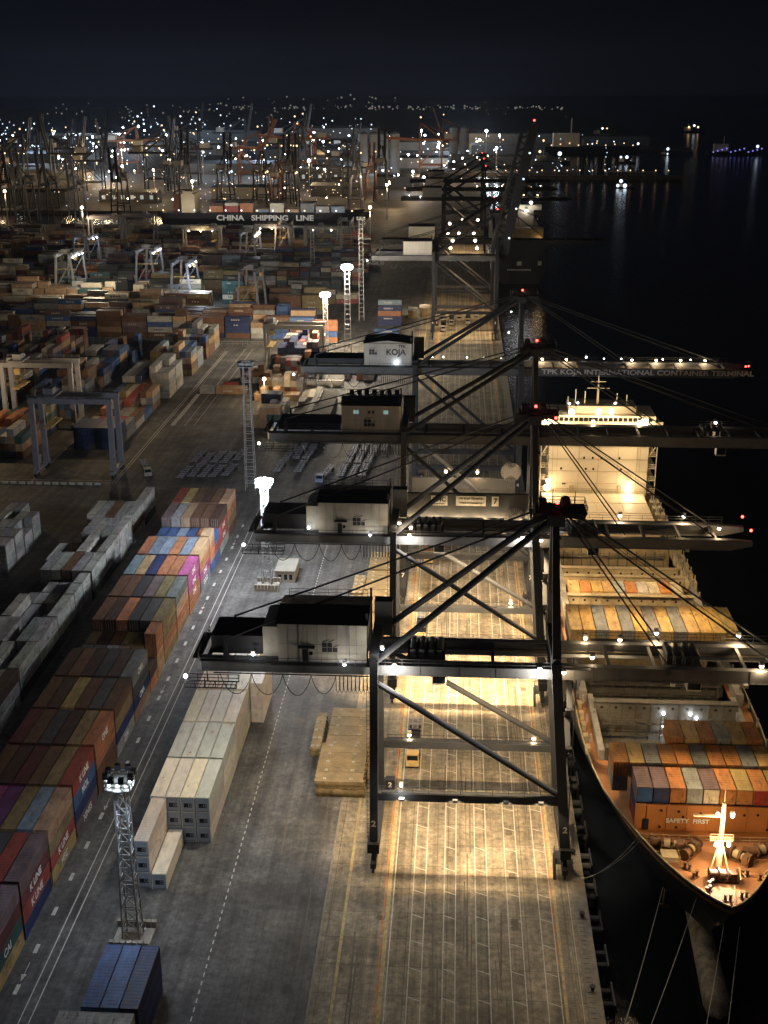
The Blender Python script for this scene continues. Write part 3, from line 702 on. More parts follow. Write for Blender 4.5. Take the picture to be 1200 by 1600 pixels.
        # electrical cabinet / lift tower beside the landside leg
        MB().box(-.6, 2.3, gy - .2, gy + 2.0, zb + gh + .5, zb + gh + 6.5).build('lift_tower', M['crane_dark'], root)
    # machinery house
    hx0, hx1, hy0, hy1, hz0, hz1 = (-15.0, -1.2, -5.9, 4.6, zb + gh + .35, zb + gh + 6.9)
    if big: hx0, hx1, hz1 = -14.6, -.6 - .4, hz0 + 6.6
    hm = MB().box(hx0, hx1, hy0, hy1, hz0, hz1).build('machinery_house', M['house'], root)
    if detail > 1:
        sm = MB(); nS = 9
        for k in range(1, nS): X = hx0 + (hx1 - hx0) * k / nS; sm.box(X - .03, X + .03, hy0 - .025, hy0, hz0 + .1, hz1 - .1)
        sm.box(hx0, hx1, hy0 - .03, hy0, hz0, hz0 + .25); sm.box(hx0 + .2, hx1 - .2, hy0 - .03, hy0 - .002, hz0 + 3.0, hz0 + 3.05)
        for k in (2, 7): X = hx0 + (hx1 - hx0) * k / nS; sm.bar((X + .4, hy0 - .1, hz0), (X + .4, hy0 - .1, hz1), .09)
        sm.build('panel_seams', M['rtg'], hm)
    rf = MB(); ym = (hy0 + hy1) / 2
    if not housemark or housemark == 'side':
        i = 0; rf.quad((hx0 - .3, hy0 - .4, hz1 + .05), (hx1 + .3, hy0 - .4, hz1 + .05), (hx1 + .3, ym, hz1 + 1.0), (hx0 - .3, ym, hz1 + 1.0)); rf.quad((hx0 - .3, ym, hz1 + 1.0), (hx1 + .3, ym, hz1 + 1.0), (hx1 + .3, hy1 + .4, hz1 + .05), (hx0 - .3, hy1 + .4, hz1 + .05))
        for X in (hx0 - .3, hx1 + .3): rf.quad((X, hy0 - .4, hz1 + .05), (X, ym, hz1 + 1.0), (X, hy1 + .4, hz1 + .05))
        rf.box(hx0 - .3, hx1 + .3, hy0 - .4, hy1 + .4, hz1 + .003, hz1 + .05)
    else:
        xm = (hx0 + hx1) / 2
        for a, b2 in ((hx0 - .3, xm), (hx1 + .3, xm)): rf.quad((a, hy0 - .4, hz1 + .05), (b2, hy0 - .4, hz1 + .9), (b2, hy1 + .4, hz1 + .9), (a, hy1 + .4, hz1 + .05))
        g2 = MB().quad((hx0, hy0, hz1), (hx1, hy0, hz1), (xm, hy0, hz1 + .85)); g2.build('gable', M['house'], hm); rf.quad((hx0 - .3, hy0 - .38, hz1 + .02), (hx1 + .3, hy0 - .38, hz1 + .02), (hx1 + .3, hy1 + .4, hz1 + .02), (hx0 - .3, hy1 + .4, hz1 + .02))
    rf.build('roof', M['roof_dark'], hm)
    if detail > 1:
        catwalk('house_walkway', root, hx0 - 1, hx1 + 1, hy0 - .6, hz0 - .12, 1.1, -1)
        m = MB().rail([(hx0 + .5, hy1 + .2, hz1 + .05), (hx1 - .5, hy1 + .2, hz1 + .05)], 1.2, .03, 3); m.build('roof_railing', M['crane_dark'], hm)
        if not big:
            crest(hm, hx0 + 6.9, hy0 - .01, hz0 + 1.8, .74)
            MB().box(hx0 + 3.9, hx0 + 4.7, hy0 - .06, hy0, hz0 + .05, hz0 + 2.2).build('door', M['crane_dark'], hm)
            MB().box(hx0 + 4.9, hx0 + 5.4, hy0 - .05, hy0, hz0 + 1.2, hz0 + 1.8).build('window', M['glass'], hm)
            MB().box(hx0 + 3.2, hx0 + 5.8, hy0 - .7, hy0, hz0 + 2.6, hz0 + 2.8).build('door_awning', M['crane_dark'], hm)
            MB().box(hx0 - 2.6, hx0 - .02, hy0 + 1.6, hy1 - .5, hz0, hz1 - 1.4).build('annex', M['house'], hm)
            MB().box(-back + 1.5, hx0 - 2.8, -3.4, 3.6, zb + gh + .3, zb + gh + 3.4).build('counterweight', M['crane_dark'], root)
        elif housemark == 'side':
            crest(hm, hx0 + 5.2, hy0 - .01, hz0 + 1.6, .80)
            for X in (hx0 + 2.8, hx0 + 9.8): MB().box(X, X + 1.2, hy0 - .04, hy0, hz0 + 4.6, hz0 + 5.5).build('window', M['wincyan'], hm)
            for X in (hx0 + 6.2, hx0 + 7.1): MB().box(X, X + .55, hy0 - .04, hy0, hz0 + 4.7, hz0 + 5.4).build('vent', M['crane_dark'], hm)
            m = MB(); 
            for k in range(7): m.box(hx0 + 1.2 + k * 1.8, hx0 + 2.2 + k * 1.8, hy1 - 1.6, hy1 - .6, hz1 + .2, hz1 + 1.5)
            m.build('roof_vents', M['crane_dark'], hm)
        elif housemark:
            crest(hm, hx0 + 1.4, hy0 - .01, hz0 + 3.3, .72)
            text('KOJA', (hx0 + 9.1, hy0 - .02, hz0 + 4.0), 2.35, (PI / 2, 0, 0), M['mark'], hm); text('TPK', (hx0 + 10.9, hy0 - .02, hz0 + 5.7), 1.2, (PI / 2, 0, 0), M['mark'], hm)
            put('door_lamp', BULBW, hm, (hx0 + 9.3, hy0 - .4, hz0 + 1.0)); point((hx0 + 9.3, hy0 - 1.4, hz0 + 1.2), 120, (.7, .85, 1), root)
        if big: MB().box(-back + 2, hx0 - .5, -gy + .8, gy + .6, zb + gh + .2, zb + gh + 1.9).build('counterweight', M['crane_dark'], root)
        # rear catwalk cage and festoon cable loops
        m = MB()
        for yy in (-gy - 3.4, -gy - 1.2):
            m.rail([(-back - 2.2, yy, zb - 1.6), (-back + 6, yy, zb - 1.6)], 1.2, .05, 1.6); m.bar((-back - 2.2, yy, zb - 1.6), (-back + 6, yy, zb - 1.6), .14); m.bar((-back + 1, yy, zb - 1.6), (-back + 1, yy, zb + .3), .12)
        for k in range(12): m.bar((-back - 2 + k * .7, -gy - 3.4, zb - 1.6), (-back - 2 + k * .7, -gy - 1.2, zb - 1.6), .09)
        m.rail([(-back - .4, -gy - .5, zb + gh), (-back - .4, gy + .5, zb + gh)], 1.3, .05, 1.2); m.box(-back - 1.4, -back - .02, -gy - .5, gy + .5, zb + gh - .15, zb + gh); m.build('rear_platform', M['crane_dark'], root)
        put('rear_lamp', BULBW, root, (-back - 2.0, -gy - 3.2, zb + .2)); point((-back - 2.6, -gy - 4, zb + .3), 400, MID, root)
        f = MB(); xs_ = [-back + 3, -back + 8, -back + 13, -back + 17.5, -back + 21.4]
        for x0, x1 in zip(xs_[:-1], xs_[1:]):
            d = 3.6 if x1 - x0 > 4.2 else 3.2
            f = MB().tube([(x0 + (x1 - x0) * (k / 12), -gy - 1.1, zb - .2 - d * (1 - (2 * k / 12 - 1) ** 2) ** .8) for k in range(13)], .065, 5); f.build('festoon_cable', M['cable'], root)
        f = MB(); x = xs_[-1]
        while x < -1.0:
            f.tube([(x, -gy - 1.1, zb - .2), (x + .05, -gy - 1.1, zb - 2.6), (x + .3, -gy - 1.1, zb - 3.2), (x + .55, -gy - 1.1, zb - 2.6), (x + .6, -gy - 1.1, zb - .2)], .05, 5); x += .62
        f.build('festoon_bunch', M['cable'], root)
        MB().box(-back + 2, 0, -gy - 1.2, -gy - 1.0, zb - .18, zb - .04).build('festoon_track', M['crane_dark'], root)
        # numbers on legs and name boards
        text(num, (.0, -hy - .9, 8.3), 1.5, (PI / 2, 0, 0), M['white'], root); text(num, (30.5, -hy - .98, 8.3), 1.5, (PI / 2, 0, 0), M['white'], root)
        text(num, (1.7, hy - .9, 4.9), 1.3, (PI / 2, 0, 0), M['white'], root)
        MB().box(.9, 2.5, hy - .88, hy + .6, 3.4, 5.8).build('cabinet', M['crane_dark'], root)
        # cable reel by the sea leg
        m = MB()
    for tx in (trolley_x or ()):
        T = MB(); T.box(tx - 3, tx + 3, -3.4, 3.4, zb + gh * .6, zb + gh * .6 + .5)
        for a in (-2, -.6, .9, 2.2):
            T.tube([(tx + a, -2.2, zb + gh + .9), (tx + a, 2.2, zb + gh + .9)], .55, 10); T.box(tx + a - .5, tx + a + .3, -3, -2.4, zb + gh, zb + gh + 1.5)
        T.rail([(tx - 3, -3.4, zb + gh * .6 + .5), (tx + 3, -3.4, zb + gh * .6 + .5)]); to = T.build('trolley', M['crane_dark'], root)
        cb = MB().box(tx + 1, tx + 3.2, -2.8, -.8, zb - 2.6, zb - .1); cbo = cb.build('operator_cab', M['house'], root)
        MB().box(tx + 1.1, tx + 3.1, -2.85, -2.8, zb - 2.3, zb - .7).build('window', M['glass'], cbo)
    for (lx, ly, lz, P, kind_) in lights:
        if kind_ == 's':      # shielded floodlight under the girder, thrown down and back over the apron
            hd = put('floodlight', BOX_L, root, (lx, ly, zb - .5)); hd.scale = (1.6, 1.4, .8)
            spot((lx, ly, zb - .6), P, (lx * .8 + 3, ly + 13, 0), WARM, root, 92, .25)
        elif kind_ == 'v': put('floodlight', BOX_L, root, (lx, -6.6, zb + .3)); spot((lx, -7.0, zb + .2), P, (lx, -22, 12), WARM, root, 110, .9)  # added boom floodlight, brightens the container rows on the ship
        elif kind_ == 'u': put('floodlight', BOX_L, root, (lx, 5.2, zb - .5)); spot((lx, 5.2, zb - .6), P * 1.3, (lx, 36, 0), WARM, root, 82, .8)  # added floodlight under the boom, brightens the ship's cargo bays
        elif kind_ == 'g':    # glare on the girder face
            put('floodlight', BOX_L, root, (lx, -gy - 1.9, zb + gh + .1)); point((lx, -gy - 3.0, zb + gh * .6), P * 3.2, MID, root, .25)
        elif kind_ == 'B': lampunit(root, (lx, ly, lz), P, scale=2.0)
        elif kind_ == 'b': lampunit(root, (lx, ly, lz), P)
        elif kind_ == 'w': lampunit(root, (lx, ly, lz), P * 1.3, MID, True, .8, off=(0, -2.4 if ly < 0 else 0, .8))
        elif kind_ == 'n': lampunit(root, (lx, ly, lz), 0, light=False, scale=.9)
        elif kind_ == 'wn': lampunit(root, (lx, ly, lz), 0, white=True, light=False, scale=.55)
    for (lx, ly, P) in apron: spot((lx, ly, zb - .3), P, (lx - 2, ly + (8 if ly > 0 else -14), 0), MID, root, 150 if ly > 0 else 130, 1.0)  # fill spots without a fixture, added to brighten apron and reefers
    if apron:
        for lx in (4.5, 13, 21, 26.5):
            put('floodlight', BOX_L, root, (lx, -hy - 1.1, 13.0)).scale = (1.2, 1, .8); spot((lx, -hy - 1.4, 12.9), 2300, (lx, -hy + 5, 0), WARM, root, 120, .3)
    return root

def reel(parent, x, y, z, r):
    m = MB().tube([(x, y - .2, z), (x, y + .2, z)], r * .35, 12)
    for k in range(28):
        a = 2 * PI * k / 28; m.bar((x + r * .3 * math.cos(a), y, z + r * .3 * math.sin(a)), (x + r * math.cos(a), y, z + r * math.sin(a)), .12, .3)
    return m.build('cable_reel', M['girder'], parent)

LB = lambda P, z: [(x, 0, z, P, 'u') for x in (40, 50, 61)]
LA = lambda P: [(4, -3, 0, P, 's'), (12, -3, 0, P, 's'), (20, -3, 0, P, 's'), (27, -3, 0, P, 's'), (3.2, 0, 0, 1100, 'g'), (25.6, 0, 0, 1100, 'g')]
ZA, ZB = 32.7, 40.0
c1 = sts(176.5, ZA, 'A', 'nearest slate grey quay crane, numbered 2, boom lowered over the container ship', '2', 70, 27.5, trolley_x=(8, 48), apron=((-8, 2, 10000), (-22, 2, 19000), (4, -4.6, 5500), (15, -4.6, 6500), (26, -4.6, 5500)), lights=LA(28000) + LB(8500, 0) + [(46, 0, 0, 7000, 'v'), (57, 0, 0, 7000, 'v')] + [
    (5, 8.2, 14.6, 900, 'b'), (26.3, 8.2, 14.6, 900, 'b'), (4.3, -7.2, 14.2, 500, 'w'), (45, 5.2, ZA + 3.6, 1500, 'b'), (58, 4.8, ZA + 3.6, 2000, 'b'), (59.5, -5.0, ZA + 3.2, 1500, 'b'), (33.5, 3.6, ZA + 3.2, 700, 'b'), (34, -2.6, ZA + 2.8, 500, 'b'), (39, 3.6, ZA + 3, 300, 'b'),
    (-19, -5.6, ZA + 3.4, 300, 'w'), (-4.6, -6.6, ZA + 2.4, 300, 'w'), (1.3, -6.6, ZA + 5.4, 400, 'w'), (29.3, -6.4, ZA + 2, 900, 'b')])
c2 = sts(233.5, ZA, 'A', 'second quay crane from the viewer, numbered 6, with plain grey machinery house', '6', 71, 28, trolley_x=(7, 38), apron=((-8, 2, 15000), (-20, 2, 12000)), lights=LA(84000) + LB(17000, 0) + [(44, 0, 0, 13000, 'v'), (58, 0, 0, 13000, 'v')] + [
    (5, 8.2, 14.6, 900, 'b'), (24.5, 8.2, 14.6, 900, 'b'), (46, 4.5, ZA + 3.6, 1500, 'b'), (59, 4.8, ZA + 3.6, 1500, 'b'), (65, -1, ZA + 3.2, 1500, 'b'), (1.2, -6.7, ZA + 5.2, 500, 'b'), (3.5, -6.5, ZA + 4.2, 500, 'b'), (-17, -5.6, ZA + 3.4, 300, 'w'), (-4.6, -6.6, ZA + 2.4, 300, 'w'), (29.3, -6.4, ZA + 2, 600, 'b'), (34, 3, ZA + 3, 400, 'w')])
put('obstruction_lamp', REDB, c2, (70.6, -4, ZA + 4)); put('obstruction_lamp', REDB, c2, (70.6, 4, ZA + 4)); put('obstruction_lamp', REDB, c2, (31.3, -4, ZA + 26.4))
put('spreader_rope', MB().bar((0, 0, 0), (0, 0, 1), .1).mesh('rope', M['cable']), c2, (38, 0, ZA - 3))
c3 = sts(280.5, ZB, 'B', 'third quay crane, numbered 7, black girder and house with two cyan windows', '7', 95, 32, trolley_x=(72,), housemark='side', lights=[
    (6, -3, 0, 26000, 's'), (24, -3, 0, 26000, 's'), (52, 0, 0, 12000, 'u'), (8, 4.6, ZB + .6, 1500, 'b'), (45, 5.5, ZB + 3.2, 900, 'b'), (56, 5.5, ZB + 3.2, 900, 'b'), (74, 5.5, ZB + 3.2, 700, 'b')])
# name beam of crane seven
m = MB().box(.9, 29.6, -9.2, -7.8, 23.3, 29.0); nb = m.build('name_beam', M['crane'], c3)
catwalk('walkway', nb, 1, 29.4, -8.6, 29.02, 1.0, -1)
MB().box(1.5, 27, 7.5, 8.6, 22, 27.5).build('rear_beam', M['crane'], c3)
for (x0, x1, s_, sz, yo) in ((6.6, 10.4, 'YMC', 1.5, .25), (12.4, 19.4, 'TPK KOJA TERMINAL', .62, .55), (20.8, 22.4, '7', 1.9, 0)):
    bd = MB().box(x0, x1, -9.27, -9.21, 26.2, 28.6).build('name_board', M['pline'], nb)
    text(s_, ((x0 + x1) / 2, -9.3, 27.4 + yo), sz, (PI / 2, 0, 0), M['mark'], nb)
for s_, x, yo in (('SAFETY FIRST', 8.5, -.85), ('UTAMAKAN KESELAMATAN', 15.9, -.55)): text(s_, (x, -9.3, 27.4 + yo), .42, (PI / 2, 0, 0), M['mark'], nb)
reel(c3, 26.2, -9.9, 23.6, 2.5); reel(c3, 25.8, 7.0, 29.5, 2.5)
for x in (2.6, 7.6, 13.0, 18.3, 22.6, 28.4): lampunit(c3, (x, -10.4, 22.6), 5200)
for x in (9.8, 17.6): lampunit(c3, (x, 6.8, 29.4), 2200)
MB().box(4, 27, -2, 6, 17.5, 19.2).build('checker_house', M['glass'], c3)
c4 = sts(351.0, ZB, 'B', 'fourth quay crane with KOJA lettering on its house and along its boom', '4', 95, 33, trolley_x=None, housemark=True, cranetext='TPK KOJA INTERNATIONAL CONTAINER TERMINAL', lights=[
    (x, 2.6, ZB + 3.3, 1100, 'b') for x in (37, 44, 63, 70, 77, 84)] + [(x, 3.5, ZB + 3.4, 0, 'wn') for x in (8, 15, 20, 25, 55, 60, 72, 80)] + [(5, -4, ZB + 5, 0, 'wn'), (27, 3, ZB + 11, 0, 'wn'), (27.5, 3, ZB + 17, 0, 'wn'), (50, 5, ZB + 3.5, 300, 'w')])
put('obstruction_lamp', REDB, c4, (94.5, -3, ZB + 3)); put('obstruction_lamp', REDB, c4, (96.5, 2, ZB + 2))
sts(602.0, 37.5, 'B', 'quay crane with its boom raised almost upright against the night sky', '5', 98, 30, boom_up=78, paint='crane_dark', housemark=False, lights=[
    (8, -3, 0, 34000, 's'), (16, -3, 0, 38000, 's'), (24, -3, 0, 34000, 's'), (8, 7, 42, 900, 'B'), (21, 7, 42, 900, 'B'), (9, 4, 46, 900, 'B'), (20, 4, 46, 900, 'B')])
sts(664.0, 37.5, 'B', 'quay crane just behind the raised boom, mostly hidden by it', '8', 90, 30, paint='crane_dark', detail=1, lights=[(8, -3, 0, 40000, 's'), (22, -3, 0, 40000, 's'), (6, 6, 42, 900, 'B'), (12, 6, 42, 900, 'B'), (20, 6, 42, 900, 'B'), (7, 6, 47, 600, 'B'), (14, 6, 49, 600, 'B'), (22, 6, 49, 600, 'B')])
sts(905.0, 37.5, 'B', 'far quay crane with pale grey machinery house, boom lowered to sea', '9', 92, 30, paint='crane_dark', detail=1, lights=[(8, -3, 0, 60000, 's'), (24, -3, 0, 60000, 's'), (45, 3, 41, 800, 'b'), (58, 3, 41, 800, 'b'), (68, 3, 41, 800, 'b'), (52, 3, 48, 0, 'n'), (-24, -3, 41, 300, 'w'), (-16, -3, 40, 300, 'w')])
sts(985.0, 37.5, 'B', 'second farthest quay crane, rust brown haze behind its stays', '10', 88, 30, paint='crane_dark', detail=1, lights=[(16, -3, 0, 20000, 's'), (45, 3, 41, 0, 'n'), (60, 3, 41, 0, 'n'), (75, 3, 41, 0, 'n'), (-12, -3, 44, 0, 'wn')])
sts(1065.0, 37.5, 'B', 'farthest crane of the quay line, small above the others', '11', 88, 30, paint='crane_dark', detail=1, lights=[(16, 3, 52, 500, 'b'), (28, 0, 58, 0, 'n')])

# ------------------------------------------------------------------ container ship alongside
SX = 51.0; HB = 16.15
def hbf(Y, z):
    """hull half breadth at Y, height z"""
    f = max(0, min(1, (z + 3) / 16)); stem = 159 - 17.4 * f ** .8; full = 255 - 53 * f; p = 2.0 + .6 * f
    t_ = (Y - stem) / (full - stem)
    if t_ <= 0: return 0
    if t_ >= 1: return HB
    return HB * (1 - (1 - t_) ** p) ** (.95 - .19 * f)
ship = empty('container_ship', (SX, 141, 0), 'black-hulled container ship moored bow-first towards the viewer beside the quay cranes', 'ship')
def SP(mb): mb.v = [(x - SX, y - 141, z) for x, y, z in mb.v]; return mb
def deckz(Y): return 12.9 if Y < 160 else (12.9 - (Y - 160) / 20 * 1.9 if Y < 180 else 11.0)
hull = MB(); ys = [141.6 + .25 * k * k for k in range(12)] + [174, 180, 187, 195, 204, 214, 230, 250, 290, 330, 352, 362]
zs = [-6, -3.2, -1, 1, 3, 5, 7, 9, 10.5, None]
for sgn in (-1, 1):
    i = len(hull.v)
    for Y in ys:
        for z in zs:
            zz = deckz(Y) + 1.2 if z is None else min(z, deckz(Y))
            h_ = hbf(Y, zz); st_ = 159 - 17.4 * (max(0, min(1, (zz + 3) / 16)) ** .8)
            Yp_ = max(Y, st_)
            if Y > 340: h_ = HB * (1 - ((Y - 340) / 22) ** 2 * (.25 if zz > 5 else .9))
            hull.v.append((SX + sgn * h_, Yp_, zz))
    nz_ = len(zs)
    for a in range(len(ys) - 1):
        for k in range(nz_ - 1):
            q = (i + a * nz_ + k, i + a * nz_ + k + 1, i + (a+1) * nz_ + k + 1, i + (a+1) * nz_ + k); hull.f.append(q if sgn < 0 else q[::-1])
hull.quad((SX - HB * .7, 362, -6), (SX + HB * .7, 362, -6), (SX + HB * .75, 362, 12.2), (SX - HB * .75, 362, 12.2))
SP(hull).build('hull', M['hull'], ship)
dk = MB(); pr = None
for Y in [141.7 + .25 * k * k for k in range(12)] + [174, 180, 184.2]:
    h_ = hbf(Y, deckz(Y)) - .12
    if pr: dk.quad((SX - pr[1], pr[0], deckz(pr[0])), (SX + pr[1], pr[0], deckz(pr[0])), (SX + h_, Y, deckz(Y)), (SX - h_, Y, deckz(Y)))
    pr = (Y, h_)
pr = None
for Y in [184.2, 190, 195, 204, 216]:
    h_ = hbf(Y, 11) - .12
    if pr:
        for g_ in (-1, 1): dk.quad((SX + g_ * pr[1], pr[0], 11), (SX + g_ * 13.2, pr[0], 11), (SX + g_ * 13.2, Y, 11), (SX + g_ * h_, Y, 11))
    pr = (Y, h_)
for X0, X1 in ((34.9, 37.2), (64.9, 67.1)): dk.quad((X0, 216, 11), (X1, 216, 11), (X1, 362, 11), (X0, 362, 11))
dk.quad((37.2, 328, 11), (64.9, 328, 11), (64.9, 362, 11), (37.2, 362, 11))
SP(dk).build('deck', M['deck'], ship)
bw = MB(); pv = None       # bulwark cap rail
for sgn in (-1, 1):
    pv = []
    for Y in [141.75 + .25 * k * k for k in range(12)] + [174, 180, 187, 195, 204, 214]: pv.append((SX + sgn * hbf(Y, deckz(Y) + 1.2), Y, deckz(Y) + 1.22))
    bw.tube(pv, .14, 5)
    for q in pv[::2]: bw.bar((q[0] - sgn * .6, q[1] + .3, q[2] - 1.2), (q[0] - sgn * .1, q[1] + .1, q[2]), .12)
SP(bw).build('bulwark_rail', M['shipsteel'], ship)
# bulbous bow
bb = MB(); n_ = 14; ring = []
for k in range(17):
    t_ = k / 16; Y = 138.2 + 30 * t_; rr = 2.0 * math.sqrt(max(0.0, 1 - (1 - min(1, t_ / .13)) ** 2)) * (1 - .25 * t_); cz = -2.1 + .6 * t_; X = SX - .9 + .9 * t_
    ring.append([(X + rr * math.cos(2 * PI * j / n_), Y, cz + rr * 1.05 * math.sin(2 * PI * j / n_)) for j in range(n_)])
i = len(bb.v)
for rg in ring: bb.v += rg
for k in range(16):
    for j in range(n_): bb.f.append((i + k * n_ + j, i + k * n_ + (j + 1) % n_, i + (k + 1) * n_ + (j + 1) % n_, i + (k + 1) * n_ + j))
bo = SP(bb).build('bulbous_bow', M['bulb'], ship)
for f_ in bo.data.polygons: f_.use_smooth = True
st = MB().bar((SX, 160, -1.5), (SX, 146.5, 8), 1.2, 1.6, .6, 1.2); SP(st).build('stem', M['bulb'], ship)
# anchor and port lettering boxes on the hull
an = MB(); an.bar((44.6, 155.2, 6.6), (44.3, 154.4, 4.2), .35); an.bar((43.6, 154.6, 4.3), (45.2, 154.3, 4.2), .4); SP(an).build('anchor', M['wbrown'], ship)
# breakwater wall
b_ = MB(); b_.box(40.3, 63.8, 161.4, 161.75, 12.4, 17.2)
for x in range(42, 63, 3): b_.box(x, x + .12, 161.25, 161.4, 12.6, 17.0)
bwo = SP(b_).build('breakwater', M['orange'], ship)
b_ = MB(); b_.box(40.3, 63.8, 159.2, 161.2, 12.6, 12.85); SP(b_).build('breakwater_step', M['orange'], ship)
b_ = MB(); b_.box(41.6, 42.4, 161.18, 161.24, 12.9, 14.8); SP(b_).build('doorway', M['black'], ship)
text('SAFETY  FIRST', (SX - SX + 0.2 - 3.0, 161.2 - 141, 14.6), 1.05, (PI / 2, 0, 0), M['white'], ship)
b_ = MB()
for x, z in ((44.2, 16.3), (46.8, 16.2), (50.1, 16), (47.5, 15.3), (44.1, 13.4), (46.6, 13.4), (56.6, 15.9), (58.6, 16), (60.2, 13.5), (61.8, 16.2)): b_.tube([(x, 161.2, z), (x, 161.34, z)], .2, 8)
SP(b_).build('drain_holes', M['black'], ship)
# forecastle gear: winches, bitts, foremast
def winch(x, y, w, rz):
    m = MB(); m.tube([(-w / 2, 0, 1.0), (w / 2, 0, 1.0)], .28, 8)
    for a, b2, r_ in ((-w / 2, -w / 2 + .15, .9), (-w * .2, -w * .2 + .15, 1.0), (w * .12, w * .12 + .15, .9), (w / 2 - .15, w / 2, .9)): m.tube([(a, 0, 1.0), (b2, 0, 1.0)], r_, 14)
    m.tube([(-w * .45, 0, 1), (-w * .2, 0, 1)], .62, 12); m.box(w * .22, w * .42, -.7, .7, 0, 1.5); m.box(-w / 2, w / 2, -.8, .8, 0, .25)
    o = m.build('winch', M['wbrown'], ship, (x - SX, y - 141, 12.9)); o.rotation_euler = (0, 0, rz)
    d = MB(); d.tube([(w * .12 + .2, 0, 1), (w * .22, 0, 1)], .55, 10); d.tube([(-w * .12, 0, 1), (w * .05, 0, 1)], .66, 12); d.build('rope_drum', M['shipsteel'], o)
winch(44.6, 156.4, 5.2, -.15); winch(47.7, 155.2, 4.2, .9); winch(58.2, 155.6, 5.6, .3); winch(54.3, 154.2, 4.4, -.7); winch(51.3, 149.3, 4.2, 0)
for x, y in ((46.6, 151.5), (47.4, 149.6), (49.2, 147.6), (54.6, 150.4), (56.8, 149.2), (42.7, 158.5), (59.5, 152.5), (53.4, 145.3), (51.0, 144.6), (48.6, 146.2)):
    m = MB()
    for d in (-.35, .35): m.tube([(d, 0, 0), (d, 0, .95)], .2, 8); m.tube([(d, 0, .95), (d, 0, 1.1)], .3, 8)
    m.box(-.7, .7, -.3, .3, 0, .12); m.build('mooring_bitts', M['wbrown'], ship, (x - SX, y - 141, 12.9)).rotation_euler = (0, 0, random.uniform(-.8, .8))
m = MB(); m.tube([(52.5, 147.4, 13.4), (51.5, 143.0, 13.5)], .08, 5); m.tube([(53.6, 150, 14.6), (53.2, 147, 14.6)], .1, 5); m.bar((54.2, 152, 12.9), (54.2, 148.2, 14.2), .12); m.box(43.2, 45.6, 153.0, 155, 12.9, 13.8)
m.rail([(43.4, 152.5, 12.9), (45.8, 152.6, 12.9), (45.8, 154.8, 12.9)]); m.rail([(40.6, 158.4, 12.9), (63, 158.4, 12.9)], 1.1, .03, 1.5); SP(m).build('deck_fittings', M['shipsteel'], ship)
fm_ = MB(); fm_.tube([(51.2, 152.2, 12.9), (51.2, 152.6, 23.5)], .48, 10, r2=.28); fm_.bar((49.9, 151.6, 12.9), (51.1, 152.3, 17.5), .2); fm_.bar((52.5, 151.6, 12.9), (51.3, 152.3, 17.5), .2)
fm_.box(49.6, 52.8, 151.9, 152.9, 17.6, 17.75); fm_.rail([(49.6, 151.9, 17.75), (52.8, 151.9, 17.75)], 1, .03, 1); fm_.box(47.0, 51.2, 152.3, 152.8, 21.3, 21.45); fm_.tube([(51.2, 152.6, 23.5), (51.2, 152.6, 26.5)], .08, 5); fmo = SP(fm_).build('foremast', M['accom'], ship)
for x, z, P in ((50.3, 17.3, 1100), (52.1, 17.3, 1100), (50.1, 22.2, 1900), (52.2, 22.2, 1900)): lampunit(fmo, (x - SX, 151.4 - 141, z), P, WARM, scale=.8, off=(0, -.8, 0))
spot((SX - SX, 151.2 - 141, 17.0), 9000, (-.5, 146 - 141, 12.9), MID, ship, 70, .5)
# deck containers
grp = 'containers on the ship'
def ship_row(Y, x0, n, ztop, tiers, kind, tops, fronts, name, endmarks={}):
    for c_ in range(n):
        for t_ in range(tiers):
            z = ztop - CT * (t_ + 1)
            cn = tops[c_ % len(tops)] if t_ == 0 else fronts[(c_ * 3 + t_ * 5) % len(fronts)]
            if t_ > 0 and not (name in ('front', 'tall') or c_ == 0): continue
            o = container(x0 + c_ * 2.5, Y, z, cn, f"{pn(cn)} container, {['top', 'second', 'third'][t_]} tier, {ORD[c_]} from the quay side in the ship's {name} row", kind, doors=True, group=grp, endmark=endmarks.get((c_, t_)))
ship_row(162.4, 40.5, 10, 19.6, 3, '20', ['mauve', 'mauve', 'orange', 'silver', 'mauve', 'orange', 'olive', 'orange', 'olive', 'tan'], ['blue', 'silver', 'blue', 'orange', 'red', 'navy'], 'front')
for c_, cn in enumerate(['blue', 'navy', 'orange', 'silver', 'cream', 'orange', 'orange', 'red']):
    bx = MB().box(.05, CW - .05, -.13, -.10, .1, CH - .1).build('end_panel', M['cont'], None); bx.color = (*PAL0[cn], 1)
    # painted end wall of the front row, part of that container
    tgt = [o for o in col.objects if o.get('label', '').startswith(('mauve', 'orange', 'silver', 'olive', 'tan')) and ', top tier, ' + ORD[c_] + ' from the quay side in the ship\'s front row' in o.get('label', '')]
    bx.parent = tgt[0]
ship_row(169.0, 37.7, 11, 19.9, 2, '20', ['orange', 'tan', 'grey', 'orange', 'orange', 'grey', 'orange', 'orange', 'grey', 'tan', 'orange'], ['red', 'grey'], 'second')
ship_row(175.6, 47.3, 6, 20.6, 1, '20', ['orange', 'tan', 'orange', 'silver', 'tan', 'orange'], ['orange'], 'third')
ship_row(217.0, 34.95, 13, 20.2, 2, '40', ['tan', 'yellow', 'grey', 'tan', 'grey', 'yellow', 'grey', 'tan', 'grey', 'tan', 'yellow', 'yellow', 'olive'], ['yellow', 'dark_grey', 'red', 'grey', 'orange', 'navy', 'tan'], 'tall')
ship_row(250.6, 37.9, 10, 14.0, 1, '20', ['tan', 'orange', 'yellow', 'tan', 'silver', 'orange', 'white', 'cream', 'orange', 'cream'], ['tan'], 'sunken')
container(66.6, 232, 11.1, 'silver', 'lone silver container standing at the outer rail of the ship', '40', group=grp)
print('containers total', NC[0])
